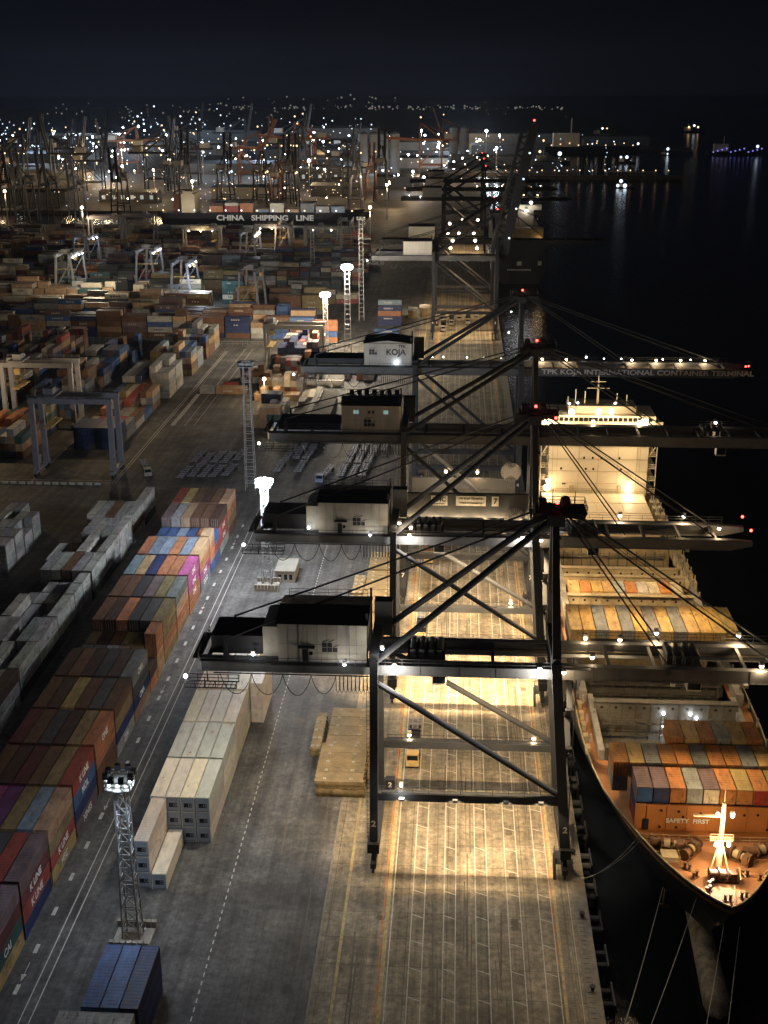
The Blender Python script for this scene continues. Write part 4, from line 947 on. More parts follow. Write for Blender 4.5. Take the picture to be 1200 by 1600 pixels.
# coamings, bulkheads, hold
hold = MB()
def bulk(Y, x0, x1, z0, z1, holes=True, m='shipsteel', name='hold_bulkhead'):
    b = MB(); b.box(x0, x1, Y, Y + .5, z0, z1)
    n = int((x1 - x0) / 2.5)
    for k in range(n + 1): X = x0 + .2 + k * (x1 - x0 - .4) / n; b.box(X - .12, X + .12, Y - .25, Y, z0, z1)
    b.box(x0, x1, Y - .5, Y + .9, z1, z1 + .15)
    bo = SP(b).build(name, M[m], ship)
    if holes:
        h_ = MB()
        for k in range(n): X = x0 + .2 + (k + .5) * (x1 - x0 - .4) / n; h_.tube([(X, Y - .04, z1 - 1.2), (X, Y - .01, z1 - 1.2)], .28, 8)
        SP(h_).build('lightening_holes', M['black'], bo)
bulk(184.4, 38.6, 63.4, 7.7, 13.4, m='shipshade'); bulk(199.4, 38, 64, 7.7, 14.2, m='shipshade'); bulk(214.6, 37.4, 64.6, 7.7, 12.4, m='shipshade')
bulk(231.2, 37.2, 64.9, 3, 13.6); bulk(249.2, 37.2, 64.9, 8, 13.6); bulk(258.8, 37.2, 64.9, 8, 14.2); bulk(266.0, 37.2, 64.9, 2, 13.2); bulk(281.8, 37.2, 64.9, 2, 14.2)
b = MB(); 
for X0, X1 in ((35.9, 37.3), (64.8, 66.2)):
    b.box(X0, X1, 205, 316, 10.9, 13.2)
for X0, X1 in ((37.4, 38.4), (63.6, 64.6)): b.box(X0, X1, 184.4, 204.9, 10.9, 12.8)
for Y in range(186, 314, 7):
    for X in (36.1, 65.9): b.box(X - .15, X + .15, Y, Y + .3, 13.2, 14.9)
hf = MB(); hf.box(38.4, 63.6, 216.2, 316, 1.4, 2.0); hf.box(38.6, 63.4, 184.8, 215.9, 7.4, 7.7); SP(hf).build('hold_floor', M['shipshade'], ship)
for Y in (240, 274): b.box(37.3, 64.8, Y, Y + .3, 7, 7.5)
SP(b).build('hatch_coaming', M['shipgrey'], ship)
m = MB()
for Y0 in (184.8, 200, 266.6):
    for k in range(12):
        X = 38.9 + k * 2.2; zl = 7.7 if Y0 < 210 else 2; m.box(X - .1, X + .1, Y0 + .1, Y0 + .3, zl, 12.8); m.box(X - .1, X + .1, Y0 + 12.4, Y0 + 12.6, zl, 12.4)
    for z in ((8.8, 11) if Y0 < 210 else (5, 8, 11)): m.rail([(38.6, Y0 + 12.0, z), (63.4, Y0 + 12.0, z)], 1.0, .04, 1.25); m.box(38.6, 63.4, Y0 + 12, Y0 + 12.8, z - .1, z)
SP(m).build('cell_guides', M['shipshade'], ship)
for x, z in ((50.6, 12.2), (50.8, 9.6), (55.4, 12.2), (55.0, 9.8), (56.6, 11.4)):
    o = put('hold_lamp', BULBW, ship, (x - SX, 199 - 141, z)); o.scale = (.8,) * 3
    point((x - SX, 198.2 - 141, z), 60, (.75, .9, 1), ship)
for x in (47, 49.5): put('hold_lamp', BULBW, ship, (x - SX, 184 - 141, 10)).scale = (.6,) * 3; point((x - SX, 183.3 - 141, 10), 25, (.75, .9, 1), ship)
b = MB(); b.box(35.6, 62.8, 284, 315.4, 14.0, 15.0)
for k in range(1, 4): b.box(35.6, 62.8, 284 + k * 7.8, 284.2 + k * 7.8, 15.0, 15.12)
for k in range(1, 4): b.box(35.6 + k * 6.8, 35.75 + k * 6.8, 284, 315.4, 15.0, 15.1)
SP(b).build('hatch_cover', M['accom'], ship)
for X in (64.2, 65.9):
    for Y in range(256, 316, 5):
        b = MB(); b.box(X, X + .8, Y, Y + 2.4, 12, 14.2); b.bar((X + .4, Y + 1, 14), (X + .4, Y + 1, 15.6), .2); SP(b).build('side_locker', M['shipsteel'], ship)
for Y in range(186, 216, 4): SP(MB().box(35.4, 36.2, Y, Y + 1.4, 11, 12.2)).build('side_locker', M['shipsteel'], ship)
# accommodation block
ac = MB(); ac.box(37.2, 63.6, 316, 330, 11, 33.2); aco = SP(ac).build('accommodation', M['accom'], ship)
b = MB()
for z in (14.2, 17.6, 21.0, 24.4, 27.8, 31.4): b.box(37.2, 63.6, 315.90, 315.98, z, z + .10)
for x in (39.4, 45.2, 50.4, 55.6, 61.4): b.box(x, x + .08, 315.92, 315.98, 13, 33)
for x in (38.2, 60.6): b.bar((x, 315.8, 13), (x, 315.8, 32), .12)
b.box(43.0, 44.2, 315.6, 315.98, 15.0, 17.0); b.box(56.0, 57.0, 315.7, 315.98, 15.0, 17.1); b.rail([(37.4, 315.2, 15.2), (63.2, 315.2, 15.2)], 1.1, .05, 1.3)
SP(b).build('wall_seams', M['shipsteel'], aco)
b = MB(); b.box(34.4, 67.2, 317, 325, 33.25, 33.5); b.box(36.6, 65.0, 316.6, 328, 33.5, 36.3); b.box(34.6, 67.0, 316.8, 317.0, 33.5, 34.7); b.box(42, 60, 319, 326, 36.32, 38.3); SP(b).build('bridge', M['accom'], ship)
b = MB()
for k in range(20): b.box(38.3 + k * 1.3, 39.3 + k * 1.3, 316.50, 316.58, 34.8, 35.8)
SP(b).build('bridge_windows', M['glass'], ship)
b = MB()
for z, xs_ in ((31.2, (42, 44.2, 47, 50, 53, 55)), (24.5, (46.6, 48.9, 51.2, 56)), (21.4, (40.6, 47.2, 49.2, 56.6)), (28.2, (44, 52, 57))):
    for x in xs_: b.box(x - .25, x + .25, 315.93, 315.99, z, z + .6)
b.box(41, 42, 315.93, 315.99, 17.2, 17.7); SP(b).build('portholes', M['glass'], aco)
for sgn, X0, X1 in ((-1, 35.0, 37.2), (1, 63.6, 66.0)):
    b = MB()
    for z in (15, 18.4, 21.8, 25.2, 28.6, 32): b.box(X0, X1, 316.4, 328, z, z + .15); b.rail([(X0 + .1, 316.5, z + .15), (X1 - .1, 316.5, z + .15)], 1.1, .05, 1)
    b.box(X0 if sgn < 0 else X1 - .2, X0 + .2 if sgn < 0 else X1, 316.4, 316.7, 12, 32); b.bar((X0 + .2, 316.4, 25.3), (X1 - .2, 316.4, 28.6), .25); b.bar((X0, 316.6, 29), (X0 + (3.2 if sgn > 0 else 0), 316.6, 33.3), .3)
    SP(b).build('side_decks', M['accom'], ship)
b = MB(); b.rail([(37.2, 315.6, 29.8), (63.4, 315.6, 29.8)], 1.1, .06, 1.5); b.box(37.2, 63.6, 315.4, 315.98, 29.65, 29.8)
for x in (42, 44, 46.5, 50, 55, 57.6): b.bar((x, 321, 38.3), (x, 321, 40.4 + (x % 3)), .25)
b.bar((50, 322, 38.3), (50, 322, 46), .6, .6, .25, .25); b.bar((47, 322, 42.5), (53, 322, 42.5), .2); b.bar((48, 322, 44.3), (52, 322, 44.3), .2); SP(b).build('signal_mast', M['accom'], ship)
b = MB(); b.box(44, 56, 334, 344, 11, 34); SP(b).build('funnel', M['hull'], ship)
for (x, y, z, P, s_) in ((36.2, 316.4, 34.9, 1400, .95), (39.6, 314.3, 33.0, 2400, 1.25), (42.6, 316.0, 37.6, 1200, .95), (49.6, 316, 37.8, 1200, .9), (53.0, 316, 37.8, 1200, .9), (57.4, 314.0, 33.2, 2700, 1.5), (61.8, 315.6, 35.2, 2400, 1.35),
                         (36.9, 313.8, 18.8, 1200, 1.1), (58.6, 313.2, 18.4, 1300, 1.1)):
    lampunit(aco, (x - SX, y - 141, z), P, (1, .80, .50), scale=s_, off=(0, -2.2, 0))
for (x, y, z, s_) in ((36.2, 316.2, 34.9, 2.2), (39.6, 315.1, 33.0, 2.8), (57.4, 314.8, 33.2, 3.4), (61.8, 315.4, 35.2, 3.0), (42.6, 315.8, 37.6, 2.3), (49.6, 315.8, 37.8, 2.3), (53.0, 315.8, 37.8, 2.2), (58.6, 314.8, 16.4, 2.6), (36.9, 314.8, 16.8, 2.6)): put('lamp_glare_ball', BULB, aco, (x - SX, y - 141 - .5, z)).scale = (s_,) * 3  # oversized glowing balls imitating the glare around these lamps
for (x, z) in ((42, 39.6), (44.2, 39.8), (54.0, 39.8), (60, 17)): put('deck_lamp', BULBW, aco, (x - SX, 316.5 - 141, z)).scale = (.8,) * 3
for x in (47.5, 52.0): spot((x - SX, 300 - 141, 40), 9000, (x - SX, 316 - 141, 22), (1, .80, .52), ship, 100, .9) if False else None
# mooring lines
m = MB()
for a, b2 in (((33.0, 164.6, .9), (41.4, 161.2, 12.2)), ((33.0, 164.9, .9), (41.8, 160.6, 12.2)), ((43.2, 150.5, 10.5), (33.0, 124.5, .8)), ((47.2, 146.8, 11.5), (33.0, 118, .8)), ((50.2, 142.2, 10.5), (34, 92, .8)), ((52.4, 142.2, 10.5), (38, 92, .8))):
    a = Vector(a); b2 = Vector(b2); m.tube([a.lerp(b2, k / 8) - Vector((0, 0, 1.6 * (1 - (k / 4 - 1) ** 2))) for k in range(9)], .055, 4)
tag(m.build('mooring_line', M['pline']), 'slack mooring lines running from the ship bow to the quay', 'mooring lines')

# ------------------------------------------------------------------ lattice light masts
def mast(x, y, h, wb, wt_, label, lit=None, c=COOL, P=30000, heads=8, glare=1.0, base=False, tall=0, mat='galv', n=None):
    e = empty('light_mast', (x, y, 0), label, 'light mast', 'lattice light masts')
    m = MB(); n = n or max(6, int(h / 2.2)); ch = .14 if h > 20 else .1
    for sx in (-1, 1):
        for sy in (-1, 1): m.bar((sx * wb / 2, sy * wb / 2, 0), (sx * wt_ / 2, sy * wt_ / 2, h), ch * 1.5)
    for k in range(n):
        z0, z1 = h * k / n, h * (k + 1) / n; w0, w1 = wb + (wt_ - wb) * k / n, wb + (wt_ - wb) * (k + 1) / n
        for sy in (-1, 1):
            m.bar((-w1 / 2, sy * w1 / 2, z1), (w1 / 2, sy * w1 / 2, z1), ch); m.bar((sy * w1 / 2, -w1 / 2, z1), (sy * w1 / 2, w1 / 2, z1), ch)
            if mat == 'galv' and not tall:
                a = -1 if k % 2 else 1
                m.bar((a * w0 / 2, sy * w0 / 2, z0), (-a * w1 / 2, sy * w1 / 2, z1), ch * .8); m.bar((sy * w0 / 2, a * w0 / 2, z0), (sy * w1 / 2, -a * w1 / 2, z1), ch * .8)
    m.build('lattice', M[mat], e)
    hw = wt_ / 2 + 1.1
    hd = MB(); hd.box(-hw, hw, -hw, hw, h, h + .15); hd.rail([(-hw, -hw, h + .15), (hw, -hw, h + .15), (hw, hw, h + .15), (-hw, hw, h + .15), (-hw, -hw, h + .15)], 1.2, .05, 1.2)
    hd.build('head_platform', M['galv'], e)
    for k in range(heads):
        a = 2 * PI * (k + .5) / heads; q = (math.cos(a) * hw * 1.05, math.sin(a) * hw * 1.05, h + .9)
        o = put('floodlight', BOX_L, e, q); o.scale = (1.1, 1.1, 1.2)
        if lit:
            b_ = put('lens', BULBW if lit == 'w' else BULB, e, (q[0] * .8, q[1] * .8, h + .9)); b_.scale = (glare, glare, glare * 1.15)
    if lit: point((0, 0, h - 1.2 - wt_ * .2), P * .35, c, e, .8); [point((dx, dy, h + .4), P * .26, c, e, .5) for dx, dy in ((hw + 1.6, 0), (-hw - 1.6, 0), (0, hw + 1.6), (0, -hw - 1.6))]
    if base:
        b_ = MB().box(-2.8, 2.8, -2.8, 2.8, 0, .5); b_.build('base_slab', M['conc'], e)
        for k in range(14):
            bb_ = MB().box(-.35, .35, -.35, .35, .5, 1.6); a = -2.6 + (k % 7) * .87; bb_.build('concrete_block', M['conc'], e, (a, -2.4 if k < 7 else 2.4, 0))
    return e
BOXDARK = MB().box(-.35, .35, -.3, .3, 0, .7).mesh('lamp_housing', M['crane_dark'])
m1 = mast(-34.6, 147.6, 26.6, 2.5, 1.5, 'near lattice light mast with its blue-white head beside the reefer row', None, heads=8, base=True)
for dx, dy in ((-1.0, -.6), (.9, -.7), (0, .6)): point((dx * .6, dy * .5, 27.9), 14, (.72, .86, 1), m1, .3)
hb_ = MB().box(-1.3, 1.3, -1.3, 1.3, 26.8, 27.5).build('head_screen', M['house'], m1)
for dx, dy in ((2.2, 0), (-2.2, 0), (0, -2.2), (0, 2.2)): spot((dx, dy, 27.6), 5200, (dx * 7, dy * 7, 0), (.75, .86, 1), m1, 120, .8)
for o in list(m1.children):
    if o.name.startswith('floodlight'): o.data = BOXDARK; o.location.z += .5
for dx, dy in ((1.2, -1.45), (-1.2, -1.45), (0, -1.45), (1.45, 0), (-1.45, 0)): put('lens', BULBW, m1, (dx, dy, 27.2)).scale = (.5, .5, .5)
mast(-34.6, 281.5, 27.0, 2.4, 1.5, 'lattice light mast with dazzling white head behind the second crane house', 'w', COOL, 68000, heads=10, glare=2.0, base=True)
mast(-51.4, 358.5, 39.0, 3.0, 1.9, 'tall unlit lattice mast standing by the crossroad', None, heads=12, tall=1)
mast(-37.6, 547.4, 40.5, 3.0, 1.9, 'tall lattice mast with brilliant white lamps in the mid yard', 'w', MID, 120000, heads=12, glare=3.0, tall=1)
mast(-48.3, 553.7, 27.0, 2.4, 1.6, 'shorter lattice mast with warm lamps beside the brilliant white one', 'o', (1, .76, .46), 90000, heads=10, glare=2.8)
mast(-81.5, 789, 30, 2.6, 1.8, 'far lattice mast with dark head above the stacked containers', None, heads=6, tall=1)
mast(-38.5, 640, 52, 2.6, 1.8, 'tallest unlit lattice mast rising behind the brilliant white lamps', None, heads=6, tall=1)
for k, (x, y, h, c, g_, P) in enumerate([(-265, 905, 31, (1, .7, .4), 3.6, 26000), (-375, 1050, 30, (1, .7, .4), 4, 22000), (-54, 925, 30, (1, .8, .5), 4, 24000), (-53, 1125, 30, (1, .72, .42), 4.2, 20000),
        (-155, 1395, 34, (1, .72, .42), 6, 40000), (-250, 1400, 34, (.8, .9, 1), 5.5, 40000), (-322, 1440, 32, (1, .72, .42), 5.5, 40000), (-242, 1185, 28, (1, .7, .4), 4.5, 30000), (-325, 1645, 40, (.8, .9, 1), 6.5, 60000), (-308, 1305, 30, (1, .72, .42), 3.6, 20000),
        (-51, 2040, 40, (.9, .95, 1), 8, 50000), (53, 2040, 40, (.9, .95, 1), 8, 50000), (61, 1730, 30, (.8, .9, 1), 6, 30000), (-17, 1760, 34, (.8, .9, 1), 6.5, 40000), (-40, 1402, 22, (.8, .9, 1), 4.5, 20000), (-27, 1375, 18, (.8, .9, 1), 4.5, 20000),
        (-420, 1600, 34, (.8, .9, 1), 4, 20000), (-500, 1750, 34, (.8, .9, 1), 4, 20000), (-200, 1800, 34, (.8, .9, 1), 4, 20000), (-560, 1500, 30, (1, .72, .42), 4, 20000)]):
    e = empty('light_mast', (x, y, 0), f"distant {'warm' if c[2] < .6 else 'white'} harbour light on a tall pole, {ORD[k]} of the remote lights", 'light mast', 'remote light masts')
    MB().bar((0, 0, 0), (0, 0, h), .9, .9, .5, .5).build('pole', M['galv'], e)
    lp = put('lamp', BULB if c[2] < .6 else BULBW, e, (0, 0, h + .4)); lp.scale = (g_ * .85,) * 3
    point((0, 0, h - 2.5 - g_ * .4), P, c, e, 1)
e = empty('light_post', (-63.6, 467, 0), 'short post with a warm lamp at the container yard corner', 'lamp post'); MB().bar((0, 0, 0), (0, 0, 9), .25).build('pole', M['galv'], e); put('lamp', BULB, e, (0, 0, 9.2)).scale = (2,) * 3; point((0, -1.5, 8.5), 5000, (1, .72, .4), e, .5)

# ------------------------------------------------------------------ rubber tyred gantries in the yard
def rtg(x, y, rz, label, span=25.0, H=22.5, wb=14.0, mat='rtg', lights=(), trol=.2, cab='yellow', lit=None, plain=False):
    e = empty('yard_gantry_crane', (x, y, 0), label, 'gantry crane', 'yard gantry cranes', rz)
    g_ = M[mat]
    for sx in (-1, 1):
        for sy in (-1, 1): MB().bar((sx * span / 2, sy * wb * (.34 if plain else .42), 2.2), (sx * span / 2, sy * wb * .30, H), 1.7 if plain else 1.0, 1.6 if plain else 1.3, 1.5 if plain else .9, 1.3 if plain else 1.0).build('leg', g_, e)
        b = MB().box(sx * span / 2 - .6, sx * span / 2 + .6, -wb / 2, wb / 2, 1.4, 2.5).build('sill_beam', g_, e)
        w_ = MB()
        for yy in (-wb / 2 + .8, -wb / 2 + 3, wb / 2 - 3, wb / 2 - .8): w_.tube([(sx * span / 2 - .35, yy, .75), (sx * span / 2 + .35, yy, .75)], .74, 12)
        w_.build('wheels', M['tyre'], b)
        if not plain: MB().bar((sx * span / 2, -wb * .3, H - 3), (sx * span / 2, wb * .38, 4.5), .5).build('brace', g_, e)
    for sy in (-1, 1):
        m = MB(); m.box(-span / 2 - 1, span / 2 + 1, sy * wb * .30 - .6, sy * wb * .30 + .6, H - .2, H + 1.5); m.rail([(-span / 2 - 1, sy * wb * .30 + sy * .7, H + 1.5), (span / 2 + 1, sy * wb * .30 + sy * .7, H + 1.5)], 1, .04, 3); m.build('girder', g_, e)
    tx = (trol - .5) * span
    t_ = MB(); t_.box(tx - 2.6, tx + 2.6, -wb * .3 - .5, wb * .3 + .5, H + 1.52, H + 2.1); t_.box(tx - 1.6, tx + 1.4, -2, 1.6, H + 2.1, H + 4); t_.tube([(tx - 1.5, 2.4, H + 2.7), (tx + 1.5, 2.4, H + 2.7)], .7, 10); to = t_.build('trolley', g_, e)
    MB().box(tx + .2, tx + 2.2, -wb * .30 - 2.4, -wb * .30 - .7, H - 2.4, H - .2).build('operator_cab', M[cab], to)
    s_ = MB(); s_.box(tx - 1.2, tx + 1.2, -6, 6, H - 8, H - 7.5)
    for a in (-1, 1):
        for b2 in (-2, 2): s_.bar((tx + a, b2, H - 7.5), (tx + a, b2, H + 1.5), .07)
    s_.build('spreader', M['yellow'], to)
    MB().box(-span / 2 - 2.2, -span / 2 - .7, -2.4, 2.4, 2.6, 5.2).build('power_pack', g_, e)
    if lit:
        for k in range(lit[0]):
            q = (-span / 2 + span * (k + .5) / lit[0], -wb * .30 - .9, H - .6); b_ = put('floodlight', BULBW if lit[1] == 'w' else BULB, e, q); b_.scale = (1.3,) * 3
        point((0, -wb * .3 - 1.6, H - 2), lit[2], COOL if lit[1] == 'w' else WARM, e, .6)
    return e
rtg(-109.8, 372.5, 0, 'dark blue-grey gantry crane straddling stacks at the left crossroad', H=24.3, plain=True)
rtg(-139.5, 428, 0, 'second gantry crane behind the left one, over warm lit stacks', H=23, plain=True)
rtg(-57.4, 513, 0, 'pale floodlit gantry crane with yellow cab in the central yard', span=23.5, H=21, mat='rtg_white', trol=.08)
for k, (px, py, rz_, lt) in enumerate([(-219, 722, PI / 2, (4, 'w', 2200)), (-176, 742, PI / 2, (4, 'w', 2200)), (-143, 690, PI / 2, (3, 'w', 2000)), (-128, 828, PI / 2, (5, 'w', 2200)), (-100, 660, PI / 2, None), (-232, 800, PI / 2, (3, 'w', 2000)), (-165, 850, 0, (3, 'o', 6000)), (-118, 866, 0, (3, 'o', 6000)), (-230, 930, 0, None), (-82, 858, 0, (2, 'o', 5000)), (-250, 915, 0, None), (-70, 900, PI / 2, None), (-112, 880, PI / 2, None)]):
    rtg(px, py, rz_, f"distant yard gantry crane {'with lit lamp row' if lt else 'standing dark'}, {ORD[k]} counted across the far yard", mat='rtg_white' if k % 3 == 0 else 'rtg', lit=lt, trol=random.random())
point((-170, 398, 26), 36000, (1, .70, .36), None, 1.0, name='yard_lamp_light')
point((-112, 424, 25), 9000, (1, .70, .36), None, 1.0, name='yard_lamp_light')

# ------------------------------------------------------------------ rest of the container yard (far too many to be counted one by one)
cm = MB(); rng = random.Random(11)
FAR = ['brown', 'dark_brown', 'orange', 'tan', 'grey', 'dark_grey', 'navy', 'blue', 'light_blue', 'maroon', 'olive', 'white', 'silver', 'mauve', 'red', 'cream']
def far_stack(x, y, L, W, h, pal, alongx):
    for t_ in range(h):
        cn = PAL[rng.choice(pal)]; f = rng.uniform(.7, 1.15); c = tuple(v * f for v in cn)
        z = t_ * 2.6; g_ = .06
        if alongx: x0, x1, y0, y1 = x + g_, x + L - g_, y + g_ * .5, y + W - g_ * .5
        else: x0, x1, y0, y1 = x + g_ * .5, x + W - g_ * .5, y + g_, y + L - g_
        cm.box(x0, x1, y0, y1, z + .05, z + 2.58, c)
        if L > 10 and rng.random() < .45 and alongx:      # pale name stripe on the long side
            s_ = (.45, .45, .43) if sum(cn) < .9 else (.03, .05, .16)
            a = x0 + L * .25; b2 = a + L * rng.uniform(.3, .5); n = rng.randint(4, 8); 
            for k in range(n):
                if rng.random() < .85: cm.box(a + (b2 - a) * k / n, a + (b2 - a) * (k + .7) / n, y0 - .03, y0 - .005, z + .95, z + 1.65, s_)
def yblock(x0, nx, y0, y1, hmin, hmax, pal=FAR, L=12.3):
    y = y0; base = rng.uniform(hmin, hmax)
    while y < y1:
        base = max(hmin, min(hmax, base + rng.uniform(-1.5, 1.5)))
        if rng.random() < .12: y += 6.3; continue
        l_ = L if rng.random() < .75 else 6.15; loc_ = rng.choice([pal, pal, [rng.choice(pal)] * 3 + [rng.choice(pal)]])
        for k in range(nx):
            h = int(round(max(0, base + rng.choice([-1, 0, 0, 0, 0, 1]))));  far_stack(x0 + k * 2.55, y, l_, 2.5, min(5, h), loc_, False)
        y += l_ + .6
def xblock(x0, x1, y0, nrow, hmin, hmax, pal=FAR):
    x = x0; base = rng.uniform(hmin, hmax)
    while x < x1:
        base = max(hmin, min(hmax, base + rng.uniform(-1.6, 1.6)))
        if rng.random() < .10: x += 12.6; continue
        l_ = 12.2 if rng.random() < .8 else 6.1; loc_ = rng.choice([pal, pal, [rng.choice(pal)] * 3 + [rng.choice(pal)]])
        for k in range(nrow):
            h = int(round(max(1, base + rng.choice([-1, 0, 0, 0, 1])))); far_stack(x, y0 + k * 2.6, l_, 2.5, min(5, h), loc_, True)
        x += l_ + .5
yblock(-119.5, 6, 398, 462, 2, 3); yblock(-119.5, 4, 464, 500, 3, 4, ['dark_grey', 'blue', 'navy', 'brown', 'silver']); yblock(-110, 3, 470, 485, 5, 5, ['white', 'silver']); 
yblock(-119.5, 7, 503, 562, 3, 4, ['white', 'silver', 'blue', 'brown', 'olive', 'light_blue', 'tan'])
yblock(-148.5, 6, 386, 420, 3, 4, ['tan', 'brown', 'silver', 'navy', 'teal', 'orange']); yblock(-148.5, 6, 440, 562, 3, 5, ['brown', 'blue', 'navy', 'grey', 'tan', 'silver', 'mauve'])
yblock(-178, 6, 395, 562, 3, 4); yblock(-207, 6, 420, 562, 2, 4); yblock(-236, 6, 440, 562, 2, 4)
xblock(-92, -72, 478, 2, 1, 1, ['silver', 'yellow', 'tan']); xblock(-84, -74, 487, 1, 1, 1); yblock(-78.5, 4, 497, 510, 2, 3, ['silver', 'brown', 'navy', 'tan'], 6.15)
yblock(-68, 7, 468, 498, 1, 3, ['tan', 'orange', 'cream', 'navy', 'brown', 'silver'], 6.15); yblock(-66, 7, 500, 552, 1, 4, ['orange', 'navy', 'silver', 'tan', 'mauve', 'red', 'grey'], 6.15)
yblock(-46.5, 3, 425, 452, 2, 3, ['brown', 'tan', 'dark_brown']); yblock(-62, 4, 428, 450, 1, 2, ['navy', 'tan', 'teal', 'cream'], 6.15)
yblock(-35.5, 5, 505, 545, 1, 2, ['cream', 'orange', 'tan', 'silver'])
xblock(-42, -24, 604, 1, 1, 1, ['blue', 'light_blue']); xblock(-29, -22, 625, 3, 3, 4, ['light_blue', 'orange', 'navy']); xblock(-58, -42, 582, 2, 3, 3, ['blue', 'orange'])
xblock(-230, -62, 590, 5, 3, 4, ['navy', 'blue', 'tan', 'brown', 'mauve', 'brown', 'white']); xblock(-240, -78, 622, 5, 3, 4, ['navy', 'blue', 'tan', 'brown', 'mauve', 'silver'])
xblock(-250, -66, 655, 5, 2, 4, ['tan', 'cream', 'brown', 'olive', 'grey']); xblock(-262, -118, 686, 6, 3, 4, ['cream', 'tan', 'white', 'tan', 'light_blue', 'teal']); xblock(-108, -46, 690, 5, 2, 4)
xblock(-280, -60, 722, 6, 2, 4, ['grey', 'dark_grey', 'teal', 'brown', 'silver', 'olive']); xblock(-290, -52, 756, 6, 2, 4); xblock(-300, -50, 790, 6, 2, 4); xblock(-315, -46, 824, 6, 2, 4)
xblock(-330, -50, 858, 6, 2, 4); xblock(-345, -55, 892, 6, 1, 3); xblock(-360, -60, 926, 6, 1, 3); xblock(-380, -60, 960, 6, 1, 3); xblock(-400, -70, 1000, 6, 1, 2)
tag(cm.build('yard_containers', M['contfar']), 'vast dim yard of stacked containers stretching back towards the basin', 'containers', kind='stuff')

# ------------------------------------------------------------------ trailers and trucks
def trailer_meshes():
    a = MB()
    for x in (-.5, .5): a.box(x - .09, x + .09, 0, 12.2, 1.1, 1.4)
    for y in (0.2, 2, 4, 6, 8, 10, 11.8): a.box(-1.2, 1.2, y - .1, y + .1, 1.15, 1.42)
    for y in (0.1, 12.1, 6.1): a.box(-1.25, -.95, y - .2, y + .2, 1.1, 1.6); a.box(.95, 1.25, y - .2, y + .2, 1.1, 1.6)
    b = MB()
    for y in (8.6, 10.0):
        for x in (-1.05, .75): b.tube([(x, y, .5), (x + .4, y, .5)], .5, 10)
    c_ = MB(); c_.bar((-.6, 2.2, 0), (-.6, 2.2, 1.1), .16); c_.bar((.6, 2.2, 0), (.6, 2.2, 1.1), .16)
    return a.mesh('chassis', M['rtg']), b.mesh('wheels', M['tyre']), c_.mesh('landing_leg', M['crane_dark'])
TM = trailer_meshes()
def trailer(x, y, rz, label):
    e = empty('container_trailer', (x, y, 0), label, 'trailer', 'parked container trailers', rz)
    put('chassis', TM[0], e); put('wheels', TM[1], e); put('landing_leg', TM[2], e); return e
k = 0
for x0, rows, n in ((-75.5, (366, 381), 4), (-61.5, (369, 384), 2), (-45.5, (372, 387, 400), 3), (-24.5, (370, 384, 398), 4)):
    for r_i, y in enumerate(rows):
        for j in range(n):
            if rng.random() < .18: continue
            trailer(x0 + j * 3.4 + r_i * .9, y + rng.uniform(-1.2, 1.2), rng.uniform(-.06, .02) - .05, f'empty skeletal trailer, {ORD[k]} in the dim trailer park beyond the crossroad'); k += 1
def truck(x, y, rz, label, cabm='rtg_white', load=None, dark=False, beacon=False):
    e = empty('terminal_truck', (x, y, 0), label, 'truck', 'terminal trucks', rz)
    b = MB(); b.box(-.45, .45, -1, 4.6, .8, 1.15); b.box(-1.2, 1.2, 2.2, 4.6, .9, 1.25); b.build('frame', M['crane_dark'], e)
    c_ = MB(); c_.box(-1.2, 1.2, -1.6, .5, .6, 1.6); c_.box(-1.15, 1.15, -1.35, .5, 1.6, 3.0); co = c_.build('cab', M[cabm], e)
    g_ = MB(); g_.quad((-1.0, -1.37, 1.75), (1.0, -1.37, 1.75), (1.0, -1.37, 2.75), (-1.0, -1.37, 2.75)); g_.box(-1.18, -1.16, -1.0, .2, 1.8, 2.7); g_.box(1.16, 1.18, -1.0, .2, 1.8, 2.7); g_.build('windscreen', M['glass'], co)
    for X in (-.85, .85): MB().box(X - .2, X + .2, -1.66, -1.6, .85, 1.1).build('headlight', M['pline'], co)
    w_ = MB()
    for yy in (-.6, 3.4):
        for X in (-1.2, .8): w_.tube([(X, yy, .5), (X + .4, yy, .5)], .5, 10)
    w_.build('wheels', M['tyre'], e)
    t_ = put('trailer_bed', TM[0], e, (0, 3.0, 0)); put('wheels', TM[1], t_)
    if load:
        l_ = MB(); l_.box(-1.2, 1.2, 3.2, 9.0 if load == 'black' else 15.1, 1.5, 4.1); l_.build('load', M['black'] if load == 'black' else M['rust'], e)
    return e
def tractor(x, y, label):     # tractor unit with dark machinery on its deck, seen on the apron
    e = truck(x, y, 0, label, 'yellow')
    m = MB(); m.box(-1.15, 1.15, 4.0, 8.6, 1.5, 1.9)
    for yy in (4.6, 6.0, 7.4): m.tube([(-1.0, yy, 2.4), (1.0, yy, 2.4)], .6, 10); m.box(-1.1, 1.1, yy - .15, yy + .15, 1.8, 3.4)
    m.build('deck_load', M['crane_dark'], e); return e
tractor(5.1, 199.0, 'yellow-cabbed tractor facing the viewer under the nearest crane')
tractor(5.0, 250.0, 'yellow-cabbed tractor under the second crane beside the floodlit leg')
truck(-86.8, 369.5, .35, 'white-cabbed truck pulling out alone at the dark crossroad', 'rtg_white')
truck(20.5, 332, 0, 'white-fronted truck waiting in the dim lanes below the fourth crane', 'rtg_white', 'box')
truck(5.5, 300, 0, 'orange and white truck in the shade of the third crane', 'yellow', 'box')
truck(-30.5, 366, -.15, 'blue truck glowing with cool light in the trailer park', 'rtg', None)
spot((-31, 358, 7), 900, (-31, 370, 1), (.25, .45, 1), None, 70, .8, name='truck_work_light')
